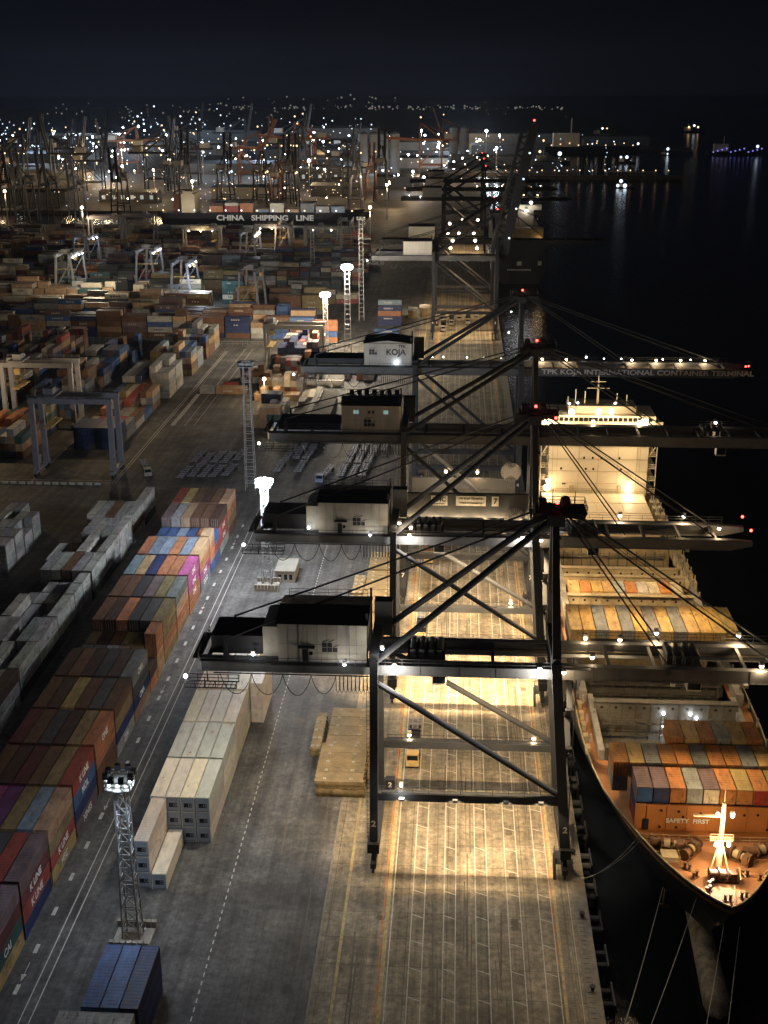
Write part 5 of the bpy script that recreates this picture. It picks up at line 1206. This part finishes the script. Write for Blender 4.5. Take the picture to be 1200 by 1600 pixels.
for k, (x, y, ld) in enumerate([(4, 640, 'black'), (9, 628, 'black'), (13, 640, 'box'), (17.5, 632, 'black'), (5, 612, 'black'), (22, 655, 'box')]): truck(x, y, 0, f'{ORD[k]} truck queued in the bright lanes below the raised boom crane', 'rtg_white', ld)
truck(-22, 655, .4, 'small white truck parked by the lit hut left of the raised boom crane', 'rtg_white')
for k, (x, y) in enumerate([(-12, 652), (-6, 660)]):
    e = empty('stacked_pallets', (x, y, 0), f'{["left", "right"][k]} lit hut-like pile beside the raised boom crane', 'pile'); MB().box(-2.4, 2.4, -5, 5, 0, 4).build('load', M['hatch'], e); MB().box(-2.6, 2.6, -5.2, 5.2, 4.003, 4.3).build('cover', M['conc'], e)
point((-10, 668, 9), 4500, (1, .85, .6), None, .5, name='hut_lamp_light')
# barrier line at the left crossroad, concrete kerbs
m = MB(); x = -150
while x < -100: m.box(x, x + 1.8, 359.5, 360.1, 0, .75); x += 2.7
tag(m.build('road_barrier', M['pline']), 'broken line of low concrete barriers in front of the left gantry crane', 'barrier')
m = MB(); y = 430
while y < 476: m.box(-93, -91.6, y, y + .35, 0, .5); y += 1.2
tag(m.build('ribbed_barrier', M['pline']), 'short ribbed barrier along the aisle of the left yard', 'barrier')
# fence between the near yard and the mid yard
m = MB(); m.rail([(-118, 572, 0), (-20, 572, 0)], 2.2, .07, 2.5); tag(m.build('yard_fence', M['galv']), 'long low fence crossing the yard behind the pale gantry crane', 'fence')
m = MB(); m.rail([(-300, 580, 0), (-122, 576, 0)], 2.4, .07, 3); tag(m.build('yard_fence', M['galv']), 'fence line in front of the dark blue and brown stacks at left', 'fence')
# small hut at the foot of the bright mast
e = empty('site_hut', (-30.6, 286.5, 0), 'grey portable hut at the foot of the dazzling mast', 'hut'); MB().box(-2.5, 2.5, -2, 6.5, 0, 3).build('wall', M['bldg'], e)
MB().box(-2.65, 0, -2.2, 6.7, 3.003, 3.2).build('roof', M['roof'], e); MB().box(0.04, 2.65, -2.2, 6.7, 3.003, 3.24).build('roof', M['roof'], e)
for x in (-1.7, -.2, 1.1): MB().box(x, x + .8, -2.06, -2.003, .8, 2.2).build('window', M['glass'], e)
# workshop with the long sloped roof
e = empty('workshop', (-40, 440, 0), 'long workshop with pale sloping roof and lit white gable beside it', 'building')
MB().box(-7.0, 5.8, -24, 22, 0, 5.2).build('wall', M['bldg'], e)
r_ = MB(); r_.quad((-7.6, -25, 5.3), (-.8, -25, 7.6), (-.8, 22.5, 7.6), (-7.6, 22.5, 5.3)); r_.quad((-.8, -25, 7.6), (6.4, -25, 5.3), (6.4, 22.5, 5.3), (-.8, 22.5, 7.6)); r_.build('roof', M['conc'], e)
r_ = MB(); r_.box(-1.6, 0, -24.5, 22, 7.66, 7.8); r_.build('roof_ridge', M['pline'], e)
MB().box(-14.5, -7.3, -26, -18, 0, 3.6).build('annex', M['accom'], e); MB().box(-15, -7.1, -26.5, -17.5, 3.603, 3.8).build('annex_roof', M['roof'], e); MB().box(-9.8, -8.7, -26.06, -26.003, 1.3, 2.4).build('window', M['glass'], e)
point((-52, 411, 5), 700, (1, .86, .6), None, .3, name='gable_lamp_light'); point((-190, 674, 20), 34000, (1, .86, .62), None, 1, name='yard_lamp_light'); point((-130, 672, 16), 14000, (.8, .9, 1), None, 1, name='yard_lamp_light'); point((-46, 470, 16), 6000, (1, .76, .46), None, .6, name='workshop_lamp_light')
for k in range(3):
    m = MB(); m.tube([(-2, 0, 1.4), (2, 0, 1.4)], 1.25, 14); m.box(-2.4, -2.2, -1.2, 1.2, 0, 2.6); m.box(2.2, 2.4, -1.2, 1.2, 0, 2.6)
    tag(m.build('tank_container', M['reefer'], None, (-48 + k * 5.4, 494, 0)), f'{["left", "middle", "right"][k]} silver tank container behind the workshop roof', 'tank')

# ------------------------------------------------------------------ far port: ships, cranes, buildings, lights
def farship(x0, x1, y0, y1, zt, label, bow=1, hullm='hull', deckst=None, txt=None, along='x'):
    """simple distant ship lying along x; bow = +1 at x1, -1 at x0"""
    e = empty('distant_ship', ((x0 + x1) / 2, y0, 0), label, 'ship'); L = (x1 - x0) / 2; W = y1 - y0
    h = MB(); n = 12; secs = []
    for k in range(n + 1):
        t_ = k / n; x = (-L + 2 * L * t_) * bow; f = min(1, max(.02, (1 - t_) / .16)) ** .55 * (1 if t_ > .05 else .8); fb = f * min(1, max(.02, (1 - t_) / .10)) ** .3
        lean = 0 if t_ < .84 else (t_ - .84) / .16 * 7 * bow; zt2 = zt + (2.5 if t_ > .86 else 0)
        secs.append([(x - lean * .4, W / 2 - W / 2 * fb * .8, -4), (x, W / 2 - W / 2 * f, zt * .4), (x + lean, W / 2 - W / 2 * f, zt2), (x + lean, W / 2 + W / 2 * f, zt2), (x, W / 2 + W / 2 * f, zt * .4), (x - lean * .4, W / 2 + W / 2 * fb * .8, -4)])
    for s_ in secs: h.v += s_
    for k in range(n):
        for j in range(5): h.f.append((k * 6 + j, k * 6 + j + 1, k * 6 + j + 7, k * 6 + j + 6))
    h.f.append((0, 1, 2, 3, 4, 5)); h.build('hull', M[hullm], e)
    if deckst:
        sp = MB(); X = (-L * .72) * bow; sp.box(X - 6, X + 6, 3, W - 3, zt, zt + deckst); sp.box(X - 4, X + 4, 1, W - 1, zt + deckst, zt + deckst + 2.5); sp.bar((X, W / 2, zt + deckst), (X, W / 2, zt + deckst + 9), .8); sp.build('superstructure', M['accom'], e)
        f_ = MB(); f_.box(X - 12 * bow - 3, X - 12 * bow + 3, W / 2 - 3, W / 2 + 3, zt, zt + deckst * .9); f_.build('funnel', M['rust'], e)
        cg = MB(); x = -L * .5
        while x < L * .75:
            hh = rng.randint(1, 3); 
            for j in range(int((W - 4) / 2.6)): 
                cn = PAL[rng.choice(FAR)]; cg.box(x * bow if bow > 0 else x * bow - 12, (x + 12) * bow if bow > 0 else x * bow, 2 + j * 2.6, 4.5 + j * 2.6, zt + .5, zt + .5 + 2.6 * max(0.4, hh + rng.choice([-1, 0, 0])), cn)
            x += 13.5
        cg.build('deck_cargo', M['contfar'], e)
    if txt: text(txt, (txt_x[0] - (x0 + x1) / 2, -.15, zt * .45), txt_x[1], (PI / 2, 0, 0), M['white'], e)
    return e
txt_x = (-159, 6.2)
cs = farship(-252, -78, 1093, 1122, 8.5, 'long dark ship with CHINA SHIPPING LINE lettering lying across the basin', 1, 'hull', 16, None)
t_ = text('CHINA   SHIPPING   LINE', (-159 + 165, -.2, 4.2), 6.4, (PI / 2, 0, 0), M['white'], cs); t_.scale = (1.22, 1, 1)
for k in range(9): point((-245 + k * 19, 1082, 14), 3600, (.95, .9, .8), None, .6, name='basin_fill_light')  # points without fixtures, added to light the hull and its lettering
for x in range(-250, -80, 14): put('deck_lamp', FARW if (x // 14) % 3 else FARO, cs, (x + 165, 2, 10.5)).scale = (2.1,) * 3
s2 = empty('container_ship', (51, 785, 0), 'dark ship seen stern-on beyond the raised crane boom', 'ship')
h = MB(); W_ = 16
prof = [(-12, -4), (-16, 5), (-16, 24), (16, 24), (16, 5), (12, -4)]
h.v = [(x, 0, z) for x, z in prof] + [(x, 190, z) for x, z in prof]; h.f = [(0, 1, 2, 3, 4, 5)] + [(j, (j + 1) % 6, (j + 1) % 6 + 6, j + 6) for j in range(6)]; h.build('hull', M['hull'], s2)
MB().box(-16.2, 16.2, -.3, 1.2, 23.4, 24.6).build('stern_rail', M['accom'], s2)
b = MB(); b.box(-9, 9, 26, 38, 24, 40); b.box(-12, 14, 28, 34, 40, 43); b.bar((0, 30, 43), (0, 30, 52), .8); b.build('superstructure', M['accom'], s2)
b = MB(); b.box(-14, 14, 1, 9, 24.1, 31.5); b.build('deck_cargo', M['hatch'], s2)
for (x, y, z) in ((-2, 25, 43), (4, 25, 40), (7, 25, 45)): lampunit(s2, (x, y, z), 1500, COOL, True, 3)
lampunit(s2, (12, -.8, 25), 500, WARM, False, .4)
for sz, z, s_ in ((2.6, 8.4, 'SINAR'), (1.8, 5.6, 'JAKARTA')): pass
b = MB()
for k in range(14): b.box(-8 + k * 1.1, -7.3 + k * 1.1, -.06, -.01, 5.2, 6.2)
b.box(-2, 1, -.06, -.01, 8.4, 11); b.box(11.2, 13.5, -.06, -.01, 8.6, 11.4); b.build('stern_plates', M['pline'], s2)

def dock_crane(x, y, s, rz, label, up=80, m='crane_dark', lamp=None):
    e = empty('dock_crane', (x, y, 0), label, 'crane', 'cranes of the far port', rz); e.scale = (s, s, s)
    l_ = MB()
    for sx in (0, 26):
        for sy in (-8, 8): l_.bar((sx, sy, 0), (sx, sy * .7, 42), 1.5)
        l_.bar((sx, -8, 14), (sx, 8, 14), 1.2); l_.bar((sx, -6, 40), (sx, 6, 40), 1.2)
    for sy in (-8, 8): l_.bar((0, sy, 13), (26, sy, 13), 1.3); l_.bar((0, sy * .75, 38), (26, sy, 13), .8)
    l_.build('portal_frame', M[m], e)
    g_ = MB()
    for sy in (-3.5, 3.5): g_.box(-18, 28, sy - .6, sy + .6, 40, 42.4)
    g_.build('main_girder', M[m], e); MB().box(-13, -3, -5, 5, 42.5, 48).build('machinery_house', M['bldg'], e)
    a = MB()
    for sy in (-1, 1): a.bar((26, sy * 5.5, 42), (25, sy, 60), 1.8); a.bar((25, sy, 60), (1, sy * 5, 43), 1.2); a.bar((25, sy, 60), (-16, sy * 3.5, 43), .5)
    a.build('a_frame', M[m], e)
    b_ = MB(); an = R(up)
    for sy in (-3.5, 3.5):
        b_.bar((29, sy, 41), (29 + 38 * math.cos(an), sy, 41 + 38 * math.sin(an)), 1.9, 3)
    for k in range(1, 5): b_.bar((29 + k * 8 * math.cos(an), -3.5, 41 + k * 8 * math.sin(an)), (29 + k * 8 * math.cos(an), 3.5, 41 + k * 8 * math.sin(an)), .6)
    b_.build('boom', M[m], e)
    if lamp:
        for (lx, lz) in ((4, 39), (20, 39), (25, 66)): put('floodlight', FARO if lamp == 'o' else FARW, e, (lx, -6, lz)).scale = (3.0,) * 3
        point((12, -3, 38), 9000, WARM if lamp == 'o' else COOL, e, 1)
    return e
dc = [(-372, 1100, .82, -PI/2, 80, 'crane_dark', None), (-352, 1105, .80, -PI/2, 82, 'crane_dark', None), (-332, 1120, .7, -PI/2, 80, 'rtg', None), (-395, 1130, .82, -PI/2, 78, 'crane_dark', None), (-425, 1110, .8, -PI/2, 80, 'crane_dark', 'o'),
      (-300, 1150, .8, -PI/2, 80, 'crane_dark', None), (-215, 1200, .9, PI/2, 80, 'crane_dark', 'w'), (-180, 1200, .9, PI/2, 5, 'crane_dark', 'o'), (-150, 1190, .9, PI/2, 80, 'crane_dark', 'o'), (-88, 1195, .8, PI/2, 78, 'rtg', 'o'), (-70, 1300, .9, PI/2, 82, 'crane_dark', None),
      (-270, 1260, .9, PI/2, 80, 'crane_dark', None), (-345, 1420, 1, 0, 80, 'crane_dark', 'o'), (-300, 1500, 1, PI, 82, 'crane_dark', None), (-255, 1520, 1, 0, 62, 'rust', 'o'), (-420, 1400, 1, PI, 80, 'crane_dark', 'o'), (-380, 1560, 1, 0, 5, 'crane_dark', 'o'), (-220, 1620, 1, 0, 80, 'crane_dark', 'o'),
      (-180, 1680, 1.1, PI, 5, 'rust', 'o'), (-470, 1500, 1, 0, 80, 'crane_dark', None), (-520, 1450, 1, 0, 80, 'crane_dark', 'o'), (-140, 1450, .9, 0, 80, 'crane_dark', None), (-560, 1620, 1, 0, 82, 'crane_dark', 'w'), (-450, 1700, 1, 0, 5, 'rust', 'o'), (-12, 1640, 1.1, PI, 4, 'rust', 'o'), (10, 2000, 1, PI, 70, 'rust', 'o'), (-600, 1560, 1, 0, 80, 'crane_dark', None),
      (-240, 1820, 1.1, 0, 80, 'crane_dark', 'o'), (-330, 1850, 1.1, 0, 80, 'crane_dark', None), (-410, 1900, 1.1, 0, 82, 'crane_dark', 'o')]
for k, (x, y, s, rz, up, m_, lp) in enumerate(dc):
    d_ = 'boom raised' if up > 40 else 'boom level'
    dock_crane(x, y, s, rz, f'distant {"rusty" if m_ == "rust" else "pale" if m_ == "rtg_white" else "yellow" if m_ == "yellow" else "black"} dock crane with {d_}, {"lit" if lp else "unlit"}, {ORD[k]} in the far port', up, m_, lp)
for k in range(16):
    x, y = rng.uniform(-560, -60), rng.uniform(1200, 2000); up_ = rng.choice([80, 80, 4]); dock_crane(x, y, rng.uniform(.7, .9), rng.choice([0, PI, PI / 2]), f'small dark dock crane deep in the far port, boom {"raised" if up_ > 40 else "level"}, {ORD[k]} of the background group', up_, rng.choice(['crane_dark', 'crane_dark', 'rust']), rng.choice([None, None, 'o']))
def building(x, y, w_, d_, h_, label, wall='bldg', roof='roof', lit=0, name='warehouse', win=True):
    e = empty(name, (x, y, 0), label, 'building', 'buildings of the far port'); MB().box(-w_/2, w_/2, -d_/2, d_/2, 0, h_).build('wall', M[wall], e)
    r_ = MB(); r_.quad((-w_/2 - .5, -d_/2 - .5, h_ + .02), (w_/2 + .5, -d_/2 - .5, h_ + .02), (w_/2 + .5, 0, h_ + d_ * .08), (-w_/2 - .5, 0, h_ + d_ * .08)); r_.quad((-w_/2 - .5, 0, h_ + d_ * .08), (w_/2 + .5, 0, h_ + d_ * .08), (w_/2 + .5, d_/2 + .5, h_ + .02), (-w_/2 - .5, d_/2 + .5, h_ + .02)); r_.build('roof', M[roof], e)
    if win:
        w2 = MB(); n = max(3, int(w_ / 9))
        for k in range(n): X = -w_/2 + (k + .3) * w_ / n; w2.box(X, X + w_ / n * .35, -d_/2 - .1, -d_/2 - .01, h_ * .3, h_ * .7)
        w2.build('window', M['winlit'] if lit else M['glass'], e)
    return e
bl = [(-520, 1330, 80, 30, 12, 0), (-430, 1290, 70, 30, 10, 0), (-330, 1290, 60, 24, 10, 1), (-210, 1330, 80, 26, 12, 0), (-120, 1380, 60, 30, 10, 0), (-60, 1480, 50, 30, 12, 0), (-480, 1500, 90, 40, 14, 0), (-290, 1680, 110, 40, 14, 0), (-150, 1560, 70, 30, 12, 1),
      (-60, 1800, 110, 36, 14, 0), (60, 1860, 120, 36, 12, 0), (-240, 1980, 130, 40, 16, 0), (-420, 2100, 150, 40, 16, 0), (-620, 1900, 120, 40, 14, 0), (90, 2100, 120, 40, 16, 0), (-100, 2250, 160, 40, 14, 0), (-700, 2350, 160, 50, 20, 0), (-500, 2600, 200, 50, 20, 0), (-250, 2700, 180, 50, 20, 0), (100, 2500, 180, 50, 18, 0), (300, 2400, 120, 50, 12, 0)]
for k, (x, y, a, b2, h_, lt) in enumerate(bl): building(x, y, a, b2, h_, win=bool(lt), wall='bldg_dark' if k % 3 else 'bldg', roof='crane' if k % 2 else 'roof', label=f'far low warehouse {"with lit windows" if lt else "in the dark"}, {ORD[k]} of the sheds across the basin', lit=lt)
for k, (x, y) in enumerate([(-118, 1700), (-104, 1702), (-90, 1704), (-76, 1706), (2, 1900), (18, 1902)]):
    e = empty('silo', (x, y, 0), f'tall pale storage silo, {ORD[k]} of the silos beyond the basin', 'silo', 'storage silos'); MB().tube([(0, 0, 0), (0, 0, 50)], 6.6, 18).build('wall', M['bldg2'], e); MB().tube([(0, 0, 50.01), (0, 0, 53)], 6.6, 18, r2=2).build('roof', M['bldg2'], e)
for dx in (-105, -80): point((dx, 1675, 8), 7000, (.7, .82, 1), None, 1, name='silo_yard_light')
# skyline towers of the city, far beyond
for k, (x, y, w_, h_, c_) in enumerate([(-395, 3900, 46, 60, 0), (-450, 3950, 30, 42, 0), (-90, 4100, 22, 46, 0), (90, 4200, 30, 50, 0), (150, 4250, 24, 44, 0), (-1050, 3700, 44, 34, 0), (-1150, 3800, 40, 30, 0), (-980, 3900, 44, 34, 0)]):
    e = empty('tower_block', (x, y, 0), f'very distant tower block on the skyline, {ORD[k]} of the faint towers', 'building', 'towers on the skyline'); MB().box(-w_/2, w_/2, -15, 15, 0, h_).build('wall', M['bldg_dark'], e)
    w2 = MB()
    for i in range(int(w_ / 6)):
        for j in range(int(h_ / 12)):
            if rng.random() < (.35 if c_ else .12): w2.box(-w_/2 + i * 6 + 1, -w_/2 + i * 6 + 3, -15.4, -15.05, 6 + j * 12, 9 + j * 12)
    if w2.v: w2.build('window', M['city'], e)
    MB().box(-w_/2 + 2, w_/2 - 2, -13, 13, h_ + .01, h_ + 4).build('roof', M['bldg_dark'], e)
# countless small lights of the far port and city
def scatter(name, mat, label, spec):
    m = MB()
    for (n, xa, xb, ya, yb, za, zb_, s) in spec:
        for _ in range(n):
            y = rng.uniform(ya, yb); f = y / ((ya + yb) / 2); x = rng.uniform(xa, xb) * f; z = rng.uniform(za, zb_); s_ = s * rng.uniform(.5, 1.35) * y / 2000
            m.ball((x, y, z), s_, 6, 4)
    return tag(m.build(name, M[mat]), label, 'lights', kind='stuff')
scatter('harbour_lights', 'farwhite', 'countless small cool white lights of the far harbour', [(150, -900, -150, 1900, 3000, 6, 40, .8), (140, -700, 250, 1350, 2300, 4, 26, .8), (12, -700, -500, 2600, 2900, 20, 60, 1.2), (14, 90, 250, 1600, 1800, 3, 14, .6), (40, -420, -90, 1080, 1300, 5, 22, .6)])
scatter('harbour_lamps', 'farwarm', 'countless small amber lights of the far harbour', [(170, -900, 80, 1300, 2400, 4, 30, .85), (40, -300, 130, 1200, 1700, 3, 14, .8), (110, -420, -90, 1120, 1500, 4, 24, .7)])
scatter('bright_harbour_lamps', 'lampwhite', 'scattered dazzling blue-white lamps across the far harbour', [(95, -750, 80, 1350, 2500, 10, 38, 1.4), (3, 60, 200, 1900, 2300, 8, 30, .8)])
for _ in range(24):
    y = rng.uniform(1180, 1650); point((rng.uniform(-520, 20) * y / 1400, y, rng.uniform(14, 24)), rng.uniform(9000, 26000), (1, .70, .38), None, 1, name='far_quay_lamp_light')
for _ in range(26):
    y = rng.uniform(1450, 2500); point((rng.uniform(-720, 60) * y / 2000, y, rng.uniform(22, 40)), rng.uniform(40000, 110000), (.62, .80, 1) if rng.random() < .6 else (1, .70, .38), None, 1, name='far_port_lamp_light')
scatter('amber_harbour_lamps', 'lampwarm', 'scattered dazzling amber lamps across the far harbour', [(60, -700, 60, 1150, 2100, 8, 30, 1.15)])
scatter('city_lights', 'city', 'thin line of city lights along the far shore', [(110, -900, 420, 4700, 5150, 6, 16, 1.3), (30, -900, -200, 4600, 5000, 10, 60, 1.2), (50, -1300, -500, 3400, 4600, 8, 40, 1.1)])
# pier and moored boats out on the water
m = MB(); m.box(62, 295, 1625, 1640, -5, 2); struct(m.build('breakwater_ground', M['land']))
for k in range(13):
    e = empty('pier_lamp', (85 + k * 16, 1628, 2), f'{ORD[k]} lamp post on the dark breakwater pier', 'lamp post', 'lamp posts on the breakwater'); MB().bar((0, 0, 0), (0, 0, 6), .5).build('pole', M['galv'], e); put('lamp', FARO, e, (0, 0, 6.4)).scale = (2.3,) * 3
building(230, 1634, 60, 10, 6, 'long low shed on the dark breakwater pier', wall='bldg_dark', win=False)
def boat(x, y, L, label, lamps, hullm='hull', rz=0, P=0, c=COOL):
    e = empty('boat', (x, y, WZ), label, 'boat', None, rz); h = MB(); w_ = L * .2
    pr = [(-L/2, -w_/2), (L*.25, -w_/2), (L/2, 0), (L*.25, w_/2), (-L/2, w_/2)]
    h.v = [(a * .92, b2 * .8, -1) for a, b2 in pr] + [(a, b2, L * .07) for a, b2 in pr]; h.f = [(5, 6, 7, 8, 9)] + [(j, (j + 1) % 5, (j + 1) % 5 + 5, j + 5) for j in range(5)]; h.build('hull', M[hullm], e)
    MB().box(-L * .38, -L * .12, -w_ * .35, w_ * .35, L * .07, L * .2).build('cabin', M['accom'], e); MB().bar((-L * .2, 0, L * .2), (-L * .2, 0, L * .34), L * .012).build('mast', M['accom'], e)
    for i, (lx, lz, s, wh) in enumerate(lamps): put('lamp', {'w': FARW, 'o': FARO, 'b': BLUEB, 'r': REDB}[wh], e, (lx * L, -w_ * .5, lz * L)).scale = (s,) * 3
    if P: point((0, -w_, L * .25), P, c, e, 1)
    return e
M['lampblue2'] = glow('boat_violet_lamp', (.25, .25, 1), 1.0); BLUEB = MB().ball((0, 0, 0), .32, 8, 5).mesh('bulb', M['lampblue2'])
boat(207, 1505, 24, 'small working boat with two bright white lamps out in the channel', [(-.2, .34, 6, 'w'), (0, .12, 7, 'w'), (-.35, .12, 5, 'w')])
boat(235, 2200, 170, 'long ship at anchor with warm deck lights beyond the breakwater', [(-.48, .13, 5, 'o')] + [(-.4 + .09 * k, .085 + .01 * (k % 3), 3, 'o') for k in range(10)] + [(.46, .1, 6, 'w')])
boat(150, 1935, 60, 'moored barge with one dazzling blue-white lamp beyond the pier', [(.2, .25, 9, 'w'), (-.3, .3, 6, 'o'), (-.4, .1, 3, 'w')])
boat(265, 1950, 30, 'small vessel with a pair of blue-white lamps behind the pier', [(0, .3, 7, 'w'), (-.3, .3, 5, 'w')])
boat(358, 2150, 26, 'lone boat with one white lamp in mid water', [(0, .4, 7, 'w'), (0, .1, 4, 'w')])
boat(470, 2160, 90, 'ship dressed with small violet blue lights', [(-.4 + .08 * k, .06 + .02 * (k % 4), 4, 'b') for k in range(12)] + [(.4, .16, 7, 'w')])
boat(560, 2170, 40, 'boat with a short row of white lamps far at right', [(-.2, .2, 6, 'w'), (0, .2, 7, 'w'), (.2, .16, 6, 'w')])
boat(630, 2180, 24, 'dim boat with one lamp, rightmost on the water', [(0, .3, 6, 'w')])
boat(560, 3050, 60, 'far ship with faint clustered lights near the horizon', [(-.2, .2, 7, 'o'), (0, .26, 8, 'w'), (.15, .2, 7, 'o')])
boat(330, 2900, 50, 'far ship with one pale lamp near the horizon', [(0, .3, 7, 'w'), (.2, .3, 5, 'o')])
# glints of light on the water by the quay, imitated with pale chips
m = MB(); 
for k in range(60): m.box(35 + .02 * k + rng.uniform(0, 5.5), 35.3 + rng.uniform(0, 5.5) + .02 * k, 0, .1, 0, .1) if False else None
fl = MB()
for _ in range(150):
    a = rng.uniform(0, PI * .5); r_ = rng.uniform(0, 1) ** .5; x = 34.6 + 6.2 * r_ * math.cos(a); y = 130 + 11 * r_ * math.sin(a); s = rng.uniform(.05, .16); fl.box(x, x + s, y, y + s * 1.3, WZ - .05, WZ + .08)
tag(fl.build('water_glints', M['pline']), 'speckle of pale chips imitating water glints at the foot of the quay', 'glints', kind='stuff')
print('objects', len(bpy.data.objects))
# ------------------------------------------------------------------ night haze over the whole harbour
hz_, t_, p_ = node_mat('harbour_haze'); t_.nodes.remove(p_); pv_ = t_.nodes.new('ShaderNodeVolumePrincipled'); pv_.inputs['Color'].default_value = (.62, .76, 1, 1); pv_.inputs['Density'].default_value = 0.26e-4; pv_.inputs['Anisotropy'].default_value = .45
t_.links.new(pv_.outputs[0], t_.nodes['Material Output'].inputs['Volume'])
tag(MB().box(-8100, 8100, -1600, 9100, -12, 170).build('haze', hz_), 'thin night haze hanging over the harbour', 'haze', kind='stuff')
# lettering to real meshes
bpy.context.view_layer.update(); dg = bpy.context.evaluated_depsgraph_get()
for o in [o for o in bpy.data.objects if o.type == 'FONT']:
    me = bpy.data.meshes.new_from_object(o.evaluated_get(dg)); n_ = bpy.data.objects.new('lettering', me); col.objects.link(n_)
    n_.parent = o.parent; n_.location = o.location; n_.rotation_euler = o.rotation_euler; n_.scale = o.scale
    bpy.data.objects.remove(o)
